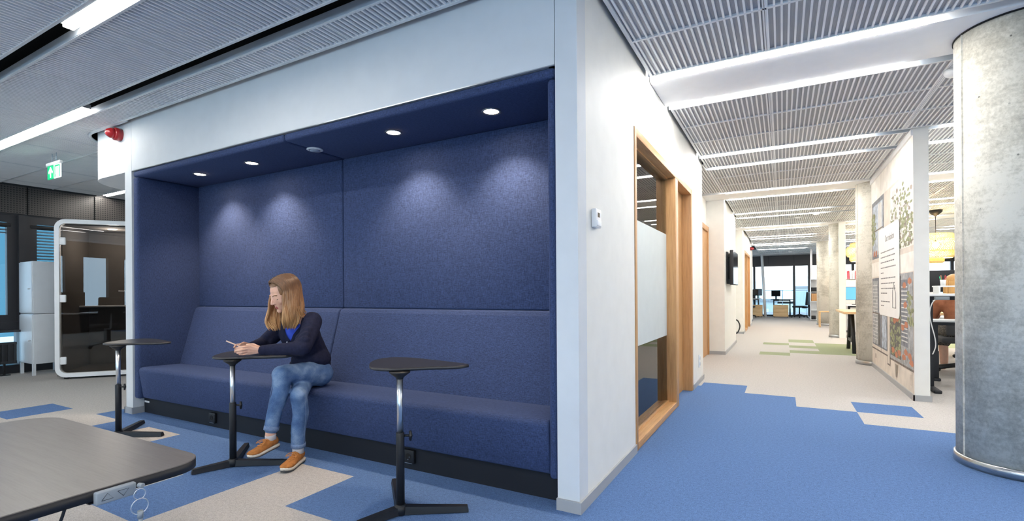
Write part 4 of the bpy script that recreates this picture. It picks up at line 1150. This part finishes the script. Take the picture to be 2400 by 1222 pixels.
# ------------------------------------------------------------------ outside
ot = MB(); ot.quad((-120,26,-6),(120,26,-6),(160,420,-6),(-160,420,-6)); o = ot.build('ground', plain('HazyGround', (176,172,164), .9)); o['kind'] = 'structure'
hl = MB(); nx = 160
vs = []; 
for j in range(5):
    for i in range(nx+1):
        x = -130+260*i/nx; p = math.exp(-((x-4)/9)**2)*6.5+math.exp(-((x-19)/6)**2)*8+math.exp(-((x+14)/12)**2)*3.5+5.5
        h = p*(1-abs(j-2)/2.0)+.8*mnoise.noise(Vector((x*.2,j*.7,3)))*(1 if 0<j<4 else 0)
        vs.append((x, 330+j*18, -4+h*1.3))
hl.add(vs, [(j*(nx+1)+i,j*(nx+1)+i+1,(j+1)*(nx+1)+i+1,(j+1)*(nx+1)+i) for j in range(4) for i in range(nx)], 0, True)
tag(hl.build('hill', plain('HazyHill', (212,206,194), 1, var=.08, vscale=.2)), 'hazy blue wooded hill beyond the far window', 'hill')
rl = thing('railing', 'pale terrace railing outside the far window', 'railing', (0,27.2,0))
MB().box(-6,6,-.02,.02,1.14,1.18).build('top_rail', M['chan'], rl)
for k in range(13): MB().box(-6+k-.015,-6+k+.015,-.015,.015,-.2,1.14).build('post', M['chan'], rl)
MB().box(-6,6,-.005,.005,.1,1.1).build('glass_panel', M['wglass'], rl)
tr_ = MB().box(-8,8,25.3,29,-.3,-.05); o = tr_.build('terrace', plain('Terrace', (140,142,146), .8)); o['kind'] = 'structure'
for k, (x, y, w_, h) in enumerate(((-9,120,16,5),(12,150,18,8),(30,90,12,7),(2,95,9,3),(-30,160,20,7))):
    b = thing('house', ['low pale house left beyond the railing','pale block of flats below the hill','white house at the right of the far window','small white shed in the middle distance','long pale building far left outside'][k], 'house', (x,y,-6))
    MB().box(-w_/2,w_/2,-3,3,0,h).build('wall', plain('HouseWall', (160,158,156), .9), b)
    mb = MB(); mb.prism([(-w_/2-.3,-3.3),(w_/2+.3,-3.3),(w_/2+.3,3.3),(-w_/2-.3,3.3)], h, h+.5); mb.build('roof', plain('HouseRoof', (124,118,118), .9), b)
    for q_ in range(4): MB().box(-w_/2+w_*(q_+.6)/4.5,-w_/2+w_*(q_+.6)/4.5+w_*.1,-3.05,-2.95,h*.4,h*.7).build('window', M['chan'], b)

# ------------------------------------------------------------------ sky and daylight
W = bpy.data.worlds.new('World'); SC.world = W; W.use_nodes = True; nt = W.node_tree
bg = nt.nodes['Background']
tc = N(nt,'ShaderNodeTexCoord'); sx = N(nt,'ShaderNodeSeparateXYZ'); nt.links.new(tc.outputs['Generated'], sx.inputs[0])
elev = ramp(nt, sx.outputs[2], [(0,(.95,.97,1.0,1)),(.10,(.85,.93,1.0,1)),(.5,(.50,.72,1.0,1))])
az = N(nt,'ShaderNodeMapRange'); az.inputs['From Min'].default_value = -.9; az.inputs['From Max'].default_value = -.3; nt.links.new(sx.outputs[0], az.inputs['Value'])
mx = N(nt,'ShaderNodeMix', data_type='RGBA'); nt.links.new(az.outputs[0], mx.inputs[0]); mx.inputs[6].default_value = (.12,.42,.66,1); nt.links.new(elev, mx.inputs[7])
ay = N(nt,'ShaderNodeMapRange'); ay.inputs['From Min'].default_value = -.3; ay.inputs['From Max'].default_value = .3; ay.inputs['To Min'].default_value = 2.7; ay.inputs['To Max'].default_value = 1.0; nt.links.new(sx.outputs[1], ay.inputs['Value'])
st_ = N(nt,'ShaderNodeMath', operation='MULTIPLY'); st_.inputs[1].default_value = 1.0; nt.links.new(ay.outputs[0], st_.inputs[0])
# darker towards the west facade
aw = N(nt,'ShaderNodeMapRange'); aw.inputs['From Min'].default_value = -.9; aw.inputs['From Max'].default_value = -.3; aw.inputs['To Min'].default_value = .30; aw.inputs['To Max'].default_value = 1; nt.links.new(sx.outputs[0], aw.inputs['Value'])
s2 = N(nt,'ShaderNodeMath', operation='MULTIPLY'); nt.links.new(st_.outputs[0], s2.inputs[0]); nt.links.new(aw.outputs[0], s2.inputs[1])
sb_ = N(nt,'ShaderNodeMapRange'); sb_.inputs['From Min'].default_value = -.3; sb_.inputs['From Max'].default_value = .3; nt.links.new(sx.outputs[1], sb_.inputs['Value'])
m2 = N(nt,'ShaderNodeMix', data_type='RGBA'); nt.links.new(sb_.outputs[0], m2.inputs[0]); m2.inputs[6].default_value = (.54,.78,1.0,1); nt.links.new(mx.outputs[2], m2.inputs[7])
nt.links.new(m2.outputs[2], bg.inputs['Color']); nt.links.new(s2.outputs[0], bg.inputs['Strength'])
def portal(loc, rot, sx_, sy_):
    l = bpy.data.lights.new('WindowPortal','AREA'); l.shape = 'RECTANGLE'; l.size = sx_; l.size_y = sy_; l.cycles.is_portal = True
    o = bpy.data.objects.new('WindowPortal', l); C.objects.link(o); o.location = loc; o.rotation_euler = rot
portal(((XL+XR)/2,YB-.05,1.6),(PI/2,0,0),XR-XL,1.8)
portal((XL-.1,1,1.45),(0,-PI/2,0),1.5,14)
portal((-.3,YF+.02,1.2),(-PI/2,0,0),10,2.2)
SC.cycles.max_bounces = 7; SC.cycles.diffuse_bounces = 4; SC.cycles.glossy_bounces = 4; SC.cycles.transparent_max_bounces = 12
SC.cycles.sample_clamp_indirect = 6; SC.cycles.use_adaptive_sampling = True; SC.cycles.adaptive_threshold = .02
SC.cycles.caustics_reflective = False; SC.cycles.caustics_refractive = False
# ------------------------------------------------------------------ the seated woman
wp = thing('person', 'seated woman with long blonde hair, navy cardigan and jeans, legs crossed, holding a phone', 'person', (-2.95,2.2,0))
V = Vector
J = dict(Lhip=V((-2.915,2.42,.535)), Rhip=V((-3.09,2.44,.515)), Lkn=V((-2.850,2.070,.583)), Rkn=V((-2.722,2.105,.447)),
         Lan=V((-2.842,2.0,.225)), Ran=V((-2.783,2.12,.118)), Lsh=V((-2.786,2.256,.925)), Rsh=V((-3.140,2.282,.882)),
         Lel=V((-2.654,2.075,.762)), Rel=V((-3.150,2.150,.765)), Lwr=V((-2.907,1.971,.749)), Rwr=V((-3.062,2.009,.763)),
         pel=V((-3.03,2.435,.545)), wai=V((-2.985,2.395,.69)), che=V((-2.955,2.285,.835)), nb=V((-2.916,2.212,.958)), head=V((-2.909,2.127,1.10)))
def foot_frame(heel, toe, lift):
    fwd = (toe-heel); L = fwd.length; fwd.normalize()
    side = fwd.cross(lift).normalized(); upv = side.cross(fwd).normalized()
    return Matrix(((side.x,fwd.x,upv.x,heel.x),(side.y,fwd.y,upv.y,heel.y),(side.z,fwd.z,upv.z,heel.z),(0,0,0,1))) @ Matrix.Scale(L/.24,4)
FT = {'R': foot_frame(V((-2.792,2.165,.002)), V((-2.690,1.962,.002)), V((0,0,1))), 'L': foot_frame(V((-2.860,2.040,.118)), V((-2.874,1.818,.092)), V((-.02,-.12,1)))}
FT['L'] = foot_frame(V((-2.868,2.040,.122)), V((-2.838,1.838,.100)), V((.0,-.22,1)))
J['Lan'] = FT['L'] @ V((0,.040,.112)); J['Ran'] = FT['R'] @ V((0,.038,.112))
J['Rkn'] = V((-2.735,2.105,.447))
# head frame: forward, up, side
hf = V((-.13,-.90,-.42)).normalized(); hu = (V((0.03,0,1))-hf*hf.dot(V((0.02,0,1)))).normalized(); hs = hf.cross(hu).normalized()   # hs = wearer's right
HS = .93
HM = Matrix.Translation(J['head']) @ Matrix(((hs.x,hf.x,hu.x,0),(hs.y,hf.y,hu.y,0),(hs.z,hf.z,hu.z,0),(0,0,0,1))) @ Matrix.Scale(HS,4)
def H(x,y,z): return HM @ V((x,y,z))
LF = dict(i=[(-2.747,1.790,.799),(-2.762,1.757,.797),(-2.806,1.742,.790)], m=[(-2.753,1.781,.785),(-2.766,1.748,.781),(-2.811,1.741,.774)],
          r=[(-2.760,1.783,.769),(-2.772,1.752,.764),(-2.809,1.748,.760)], p=[(-2.763,1.792,.755),(-2.776,1.764,.752),(-2.807,1.759,.750)],
          t=[(-2.735,1.842,.785),(-2.776,1.826,.805),(-2.806,1.806,.803)])
RF = dict(i=[(-2.892,1.836,.799),(-2.909,1.803,.798),(-2.878,1.772,.788)], m=[(-2.892,1.836,.783),(-2.902,1.797,.777),(-2.862,1.768,.762)],
          r=[(-2.880,1.832,.769),(-2.878,1.792,.761),(-2.832,1.770,.755)], p=[(-2.864,1.830,.760),(-2.852,1.792,.752),(-2.816,1.778,.748)],
          t=[(-2.868,1.858,.797),(-2.862,1.822,.810),(-2.850,1.795,.806)])
KH = 1.07
def far(q): return (q[0]*KH, q[1]*KH, 1.1+(q[2]-1.1)*KH)
LF = {k:[far(q) for q in v] for k,v in LF.items()}; RF = {k:[far(q) for q in v] for k,v in RF.items()}
def body_shapes():
    m = MB()
    # trunk, neck
    m.chain([J['pel'],J['wai'],J['che']],[.110,.095,.110]); m.cone(J['Lhip'],J['Rhip'],.078,.078)
    m.cone(J['Lsh'],J['Rsh'],.05,.05); m.cone(J['che'],(J['Lsh']+J['Rsh'])/2,.11,.06)
    m.chain([J['nb']-V((0,0,.03)),J['nb']+V((-.0,-.015,.04)),H(0,-.02,-.05)],[.062,.05,.052])
    # legs
    for s in 'LR':
        hp, kn, an = J[s+'hip'],J[s+'kn'],J[s+'an']
        m.chain([hp,kn],[.072,.048]); mid = kn.lerp(an,.35)+V((0,.015,0)); m.chain([kn,mid,an],[.045,.043,.031])
    for s in 'LR':
        m.chain([J[s+'an'],FT[s]@V((0,.055,.055)),FT[s]@V((0,.12,.042)),FT[s]@V((0,.19,.036))],[.031,.026,.022,.014]); m.cone(J[s+'an'],FT[s]@V((0,.024,.05)),.031,.022)
    # arms
    for s in 'LR':
        m.chain([J[s+'sh'],J[s+'el'],J[s+'wr']],[.047,.036,.026])
    # hands: palm and five fingers each
    for F_, wr in ((LF,J['Lwr']),(RF,J['Rwr'])):
        for k in 'imrp':
            a = V(F_[k][0]); m.cone(wr.lerp(a,.15),a,.016,.0095,12)
        for a,b in (('i','m'),('m','r'),('r','p')): m.cone(F_[a][0],F_[b][0],.0095,.0095,10)
        for k,r in (('i',.0074),('m',.0077),('r',.0073),('p',.0064)):
            m.chain([V(q) for q in F_[k]],[r*1.08,r,r*.82],12)
        t = [V(q) for q in F_['t']]; m.chain([wr.lerp(t[0],.7)]+t,[.013,.0105,.0085,.0072],12)
    # head
    m.ell((0,-.018,.035),(.073,.093,.086),M=HM); m.ell((0,.025,-.01),(.064,.064,.085),M=HM); m.ell((0,.035,-.055),(.047,.05,.052),M=HM)
    m.ell((0,.071,-.092),(.020,.016,.016),M=HM)
    m.cone(H(0,.076,.020),H(0,.101,-.022),.0075*HS,.0095*HS,12); m.ell((0,.097,-.026),(.012,.011,.008),M=HM)
    for s in (-1,1):
        m.ell((.0105*s,.089,-.027),(.0075,.009,.007),M=HM)
        m.ell((.025*s,.063,.027),(.020,.012,.008),M=HM); m.ell((.036*s,.048,-.022),(.028,.027,.028),M=HM)
        m.ell((.030*s,.0595,.005),(.0165,.0155,.0115),M=HM)
        m.ell((.074*s,-.01,-.005),(.009,.022,.032),M=HM)
    m.ell((0,.0795,-.0565),(.0185,.010,.0055),M=HM); m.ell((0,.0780,-.0660),(.0155,.010,.0056),M=HM)
    return m
bm = remesh(body_shapes(), .0031, 2, .45)
HI = HM.inverted()
me_b = bmobj('body', bm, [M['skin'], M['lips'], M['hair']], wp)
off = wp.location
for p in me_b.data.polygons:
    c = HI @ (p.center+off)
    if c.y > .072 and abs(c.x) < .0185*(1-.25*abs(c.z+.062)/.012) and -.0735 < c.z < -.0505: p.material_index = 1
# brows and lashes
for s in (-1,1):
    MB().tube(smooth_open([H(.012*s,.0815,.025),H(.030*s,.0775,.0315),H(.047*s,.0645,.027)],4),[.0027]*8+[.0014],6).build('eyebrow', M['hair'], me_b, True)
    MB().tube(smooth_open([H(.016*s,.0770,.002),H(.030*s,.0775,-.003),H(.044*s,.0690,.001)],4),.0020,6).build('eyelash', M['blackp'], me_b, True)

# cardigan -------------------------------------------------------------
def cardigan():
    m = MB()
    m.ell((J['pel']+V((0,-.0,.050))),(.160,.132,.062)); m.chain([J['pel']+V((.02,0,.09)),J['wai'],J['che']],[.125,.115,.128])
    m.ell(J['wai']+V((0,.01,-.05)),(.150,.125,.10)); m.ell(J['che']+V((0,-.0,.0)),(.158,.112,.13))
    m.cone(J['Lsh'],J['Rsh'],.056,.056); m.cone(J['che']+V((0,.02,.02)),J['nb']-V((0,-.02,.05)),.12,.07)
    for s in 'LR':
        el = J[s+'el']; sh = J[s+'sh']; wr = J[s+'wr']
        m.chain([sh, sh.lerp(el,.5)+V((0,.01,-.004)), el],[.062,.058,.049]); m.chain([el, wr.lerp(el,.18)],[.048,.035])
        # folds in the sleeve
        for t in (.55,.72,.88): 
            c = sh.lerp(el,t); d = (el-sh).normalized(); 
            m.cone(c+V((.02,-.01,.03)),c+V((-.03,-.03,-.02)),.030,.030)
        m.chain([wr.lerp(el,.18), wr.lerp(el,.03)],[.034,.0335])
    return m
bm = remesh(cardigan(), .0055, 7, .5)
for v in bm.verts:
    n_ = mnoise.noise(v.co*14)*.004+mnoise.noise(V((v.co.x*30,v.co.y*30,v.co.z*9)))*.0025
    v.co += v.normal*n_
# V neck opening and neck hole, cut along clean lines
xc, z0v, kv = -2.905, .788, .085/.16
def cut(pc, no): bmesh.ops.bisect_plane(bm, geom=bm.verts[:]+bm.edges[:]+bm.faces[:], plane_co=pc, plane_no=no)
for s in (-1,1): cut(V((xc,0,z0v)), V((1,0,-s*kv)).normalized())
nd = V((-.02,-.30,1)).normalized(); npt = J['nb']+V((0,-.012,-.012)); cut(npt, nd)
kill = []
for f in bm.faces:
    c = f.calc_center_median()
    tt = (c.z-z0v)
    if c.y < 2.24 and tt > 0 and abs(c.x-xc) < kv*tt: kill.append(f)
    elif (c-npt).dot(nd) > 0 and (c-J['nb']).length < .12: kill.append(f)
bmesh.ops.delete(bm, geom=kill, context='FACES')
bm.normal_update()
cdg = bmobj('cardigan', bm, M['cardigan'], wp)
for k in range(3):
    z = .782-.045*k; MB().ell((-2.905,2.150+.016*k,z),(.006,.004,.006)).build('button', M['chan'], cdg, True)
def topshape():
    m = MB(); m.chain([J['pel']+V((0,0,.05)),J['wai'],J['che']],[.128,.113,.122]); m.ell(J['che'],(.150,.108,.122)); m.cone(J['che']+V((0,.02,.02)),J['nb']-V((0,-.02,.055)),.112,.06)
    m.cone(J['Lsh'],J['Rsh'],.046,.046); return m
bm = remesh(topshape(), .008, 4)
kill = [f for f in bm.faces if f.calc_center_median().z > .935 or f.calc_center_median().z < .62]
bmesh.ops.delete(bm, geom=kill, context='FACES')
bmobj('top', bm, M['top'], wp)

# jeans ------------------------------------------------------------------
def jeans():
    m = MB()
    m.cone(J['Lhip'],J['Rhip'],.094,.094); m.ell(J['pel']+V((0,.01,-.005)),(.150,.120,.095))
    for s in 'LR':
        hp, kn, an = J[s+'hip'],J[s+'kn'],J[s+'an']
        end = kn.lerp(an, .90 if s == 'L' else .955)
        c1 = kn.lerp(end,.32)+V((0,.018,0))
        m.chain([hp, hp.lerp(kn,.5), kn],[.092,.080,.061] if s == 'L' else [.080,.066,.052]); m.chain([kn, c1, kn.lerp(end,.7), end],[.058,.053,.045,.043] if s == 'L' else [.051,.051,.046,.043])
    return m
bm = remesh(jeans(), .0055, 6, .5)
for v in bm.verts:
    v.co += v.normal*(mnoise.noise(v.co*18)*.003+mnoise.noise(V((v.co.x*22,v.co.y*22,v.co.z*45)))*.002)
jn = bmobj('jeans', bm, M['denim'], wp)
for s in 'LR':
    kn, an = J[s+'kn'],J[s+'an']; e = kn.lerp(an, .90 if s == 'L' else .955); d = (an-kn).normalized()
    MB().tube([e-d*.014,e-d*.010,e+d*.013,e+d*.016],[.041,.0462,.0458,.041],24).build('cuff', M['cuff'], jn, True)
    # side seam
    sd = V((.97,.12,0)) if s == 'R' else V((-.72,-.62,0)); sd.normalize()
    pts = [kn.lerp(e,t)+sd*((.0575-.0125*t) if s == 'L' else (.0525-.0075*t))+V((0,.018*(1-abs(t-.35)/.65)*.6,0)) for t in (.1,.25,.4,.55,.7,.85,.97)]
    MB().tube(smooth_open(pts,3),.0018,6).build('seam', M['cuff'], jn, True)

# shoes ------------------------------------------------------------------
def shoe(name, M4, parent):
    """runner built from cross-sections between heel and toe"""
    K = 1.0
    secs = [(-.014,.018,.026,.068),(.003,.031,.024,.094),(.036,.035,.022,.098),(.07,.034,.020,.092),(.10,.034,.018,.078),(.14,.039,.017,.064),(.18,.0425,.017,.056),(.212,.041,.022,.053),(.232,.032,.028,.048),(.243,.014,.033,.043)]
    n = 20; vs = []; fs = []
    for (y,w,z0,z1) in secs:
        for k in range(n):
            a = 2*PI*k/n; cx = math.copysign(abs(math.cos(a))**.8, math.cos(a)); cz = math.sin(a)
            x = w*cx; z = z0+(z1-z0)*(.5+.5*math.copysign(abs(cz)**.85,cz))
            if cz > 0: x *= 1-.42*cz*max(0,(z1-.045)/.045)
            vs.append((x,y,z))
    for i in range(len(secs)-1):
        for k in range(n): fs.append((i*n+k,i*n+(k+1)%n,(i+1)*n+(k+1)%n,(i+1)*n+k))
    fs.append(tuple(range(n-1,-1,-1))); fs.append(tuple((len(secs)-1)*n+k for k in range(n)))
    up_ = MB(); up_.add([(x*K,y*K,z*K) for x,y,z in vs], fs, 0, True); up_.xf(M4)
    o = up_.build(name, M['suede'], parent, True)
    def sole(z0,z1,gr,mat,nm_):
        oo = []
        pr = [(-.016,.016),(-.008,.029),(.02,.036),(.07,.034),(.11,.035),(.15,.040),(.19,.041),(.22,.034),(.24,.020),(.247,.0)]
        poly = [(x+gr,y) for y,x in pr]+[(-x-gr,y) for y,x in reversed(pr[:-1])]
        s_ = MB(); 
        def zz(y,z): return z+.012*max(0,(y-.17)/.075)**2
        nn = len(poly)
        v2 = [(x*K,y*K,zz(y,z0)*K) for x,y in poly]+[(x*K,y*K,zz(y,z1)*K) for x,y in poly]
        s_.add(v2,[tuple(range(nn-1,-1,-1)),tuple(range(nn,2*nn))]+[(k,(k+1)%nn,nn+(k+1)%nn,nn+k) for k in range(nn)],0,True)
        s_.xf(M4); s_.build(nm_, mat, o, True)
    sole(.009,.0245,.001,M['sole'],'midsole'); sole(.0,.010,-.001,M['tread'],'outsole')
    lc = MB()
    for t in range(5):
        y = .088+.017*t; z = .0855-.0068*t-.0006*t*t
        lc.tube(smooth_open([V((-.021,y,z-.004)),V((0,y+.006,z+.003)),V((.021,y,z-.004))],3),.0024,6)
    lc.tube(smooth_open([V((0,.09,.081)),V((.03,.105,.083)),V((.038,.135,.072)),V((.02,.12,.076)),V((0,.09,.081))],4),.0024,6)
    lc.tube(smooth_open([V((0,.09,.081)),V((-.028,.11,.082)),V((-.036,.145,.068)),V((-.022,.12,.076)),V((0,.09,.081))],4),.0024,6)
    lc.xf(M4 @ Matrix.Translation((0,.004,.006))); lc.build('lace', M['lace'], o, True)
    rimm = MB(); rimm.tube([V((.029*math.cos(a),.036+.040*math.sin(a),.095-.004*math.sin(a))) for a in [2*PI*k/20 for k in range(21)]], .0042, 6, cap=False); rimm.xf(M4); rimm.build('collar', M['suede'], o, True)
for s in 'RL':
    shoe('shoe', FT[s], wp)
    sk = MB(); sk.tube([V((0,.042,.07)),V((0,.041,.098)),V((0,.041,.107)),V((0,.041,.1075))],[.038,.0385,.0375,.030],20); sk.xf(FT[s]); sk.build('sock', M['sock'], wp, True)

# hair -------------------------------------------------------------------
hair = MB()
hair.ell((0,-.022,.040),(.0785,.0985,.0905),M=HM,u=32,v=22)
# keep the face clear: drop cap faces in front of the hairline
nf = []; nmi = []; ns = []
for f, mi_, s_ in zip(hair.f, hair.m, hair.s):
    c = V((0,0,0))
    for i in f: c += V(hair.v[i])
    c = HI @ (c/len(f))
    if c.y > .040 and c.z < .092 and abs(c.x) < .070: continue
    nf.append(f); nmi.append(mi_); ns.append(s_)
hair.f, hair.m, hair.s = nf, nmi, ns
rnd = random.Random(3)
RIGHT = V((.876,.4825,0)); TOW = V((.40,-.90,0))
def strand(s, t, layer, zend, rad, wob):
    """one lock: from the parting over the side of the head, then hanging"""
    y0 = .072-.162*t
    pts = []; R = 1.02+.05*layer
    swp = (.017*(1-t) if s < 0 else .018*(1-t))            # front locks are swept back from the face
    for th in (4, 26, 48, 70, 92):
        a = math.radians(th)
        ry = math.sqrt(max(.06,1-(y0/.112)**2))
        x = s*.0785*R*math.sin(a)*(.50+.50*ry); z = .040+.0905*R*math.cos(a)*(.45+.55*ry)
        y = y0-.018-.010*math.sin(a)-swp*math.sin(a)
        pts.append(H(x,y,z))
    p = pts[-1].copy(); out_ = (pts[-1]-H(0,-.03,0)); out_.z = 0; out_.normalize()
    n = 7; z0 = p.z
    for k in range(1,n+1):
        u = k/n
        q = p+V((0,0,(zend-z0)*u))
        q += out_*(.002+.016*math.sin(u*PI*.8))+TOW*((.026 if s > 0 else .004)*u)
        if s > 0: q += RIGHT*(-.020*u)
        q += out_*(.011*math.sin(u*8+wob)*u)+TOW*(.006*math.sin(u*9+wob*1.7)*u)
        if u > .8: q -= out_*.030*(u-.8)/.2
        pts.append(q)
    pp = smooth_open(pts, 3); m_ = len(pp)
    rr = [rad*(.6+.55*math.sin(PI*min(1,.12+.9*i/m_)))*(1 if i < m_-3 else (.8,.55,.2)[i-m_+3]) for i in range(m_)]
    hair.tube(pp, rr, 5, flat=.8)
for s in (-1,1):
    for layer in range(4):
        for k in range(34):
            t = (k+rnd.random()*.9)/34
            w0 = round(t*7)*1.3+rnd.random()*1.0
            strand(s, t, layer*.45+rnd.random()*.5, (.868 if s < 0 else .858)+.03*rnd.random()+.045*(t > .75), .0044+.0016*rnd.random(), w0)
for k in range(110):                                    # back of the head
    ph = math.radians(-85+170*(k+rnd.random())/110); lay = rnd.random()*.07
    pts = []
    for th in (8,32,58,84,104):
        a = math.radians(th); R = 1.03+lay
        pts.append(H(.0785*R*math.sin(a)*math.sin(ph), -.022-.0985*R*math.sin(a)*math.cos(ph), .040+.0905*R*math.cos(a)))
    p = pts[-1].copy(); od = p-H(0,-.02,0); od.z = 0; od.normalize()
    ze = .945+.04*rnd.random()
    for u in (.25,.5,.75,1): pts.append(p+V((0,0,(ze-p.z)*u))+od*(.012*u)+RIGHT*(.045*u*u*rnd.random()))
    pp = smooth_open(pts,3); hair.tube(pp, [.0052*(1 if i < len(pp)-3 else (.7,.4,.15)[i-len(pp)+3]) for i in range(len(pp))], 5, flat=.8)
hair.build('hair', M['hair'], wp, True)

# phone in her hands
l_ = V((-.876*.90,-.4825*.90,.36)); l_.normalize(); w_ = V((-.84,.53,-.06)); w_ = (w_-l_*w_.dot(l_)).normalized(); n_ = l_.cross(w_)
if n_.z < 0: w_ = -w_; n_ = l_.cross(w_)
top_ = V((-2.989,1.801,.816)); top_ = V((top_.x*1.065,top_.y*1.065,1.1+(top_.z-1.1)*1.065)); ctr_ = top_-l_*.069
ph = thing('smartphone', 'slim pale gold smartphone held up by the seated woman', 'phone', ctr_)
bm = bmesh.new(); bmesh.ops.create_cube(bm, size=1)
for v in bm.verts: v.co = V((v.co.x*.138,v.co.y*.067,v.co.z*.0078))
bmesh.ops.bevel(bm, geom=[e for e in bm.edges if abs(e.verts[0].co.z-e.verts[1].co.z) > .001], offset=.009, segments=4, affect='EDGES')
Rp = Matrix(((l_.x,w_.x,n_.x,0),(l_.y,w_.y,n_.y,0),(l_.z,w_.z,n_.z,0),(0,0,0,1)))
MB().frombm(bm,0,False,Rp).build('case', M['phone'], ph)
MB().box(-.063,.063,-.0315,.0315,.0039,.0043).xf(Rp).build('screen', M['screen'], ph)
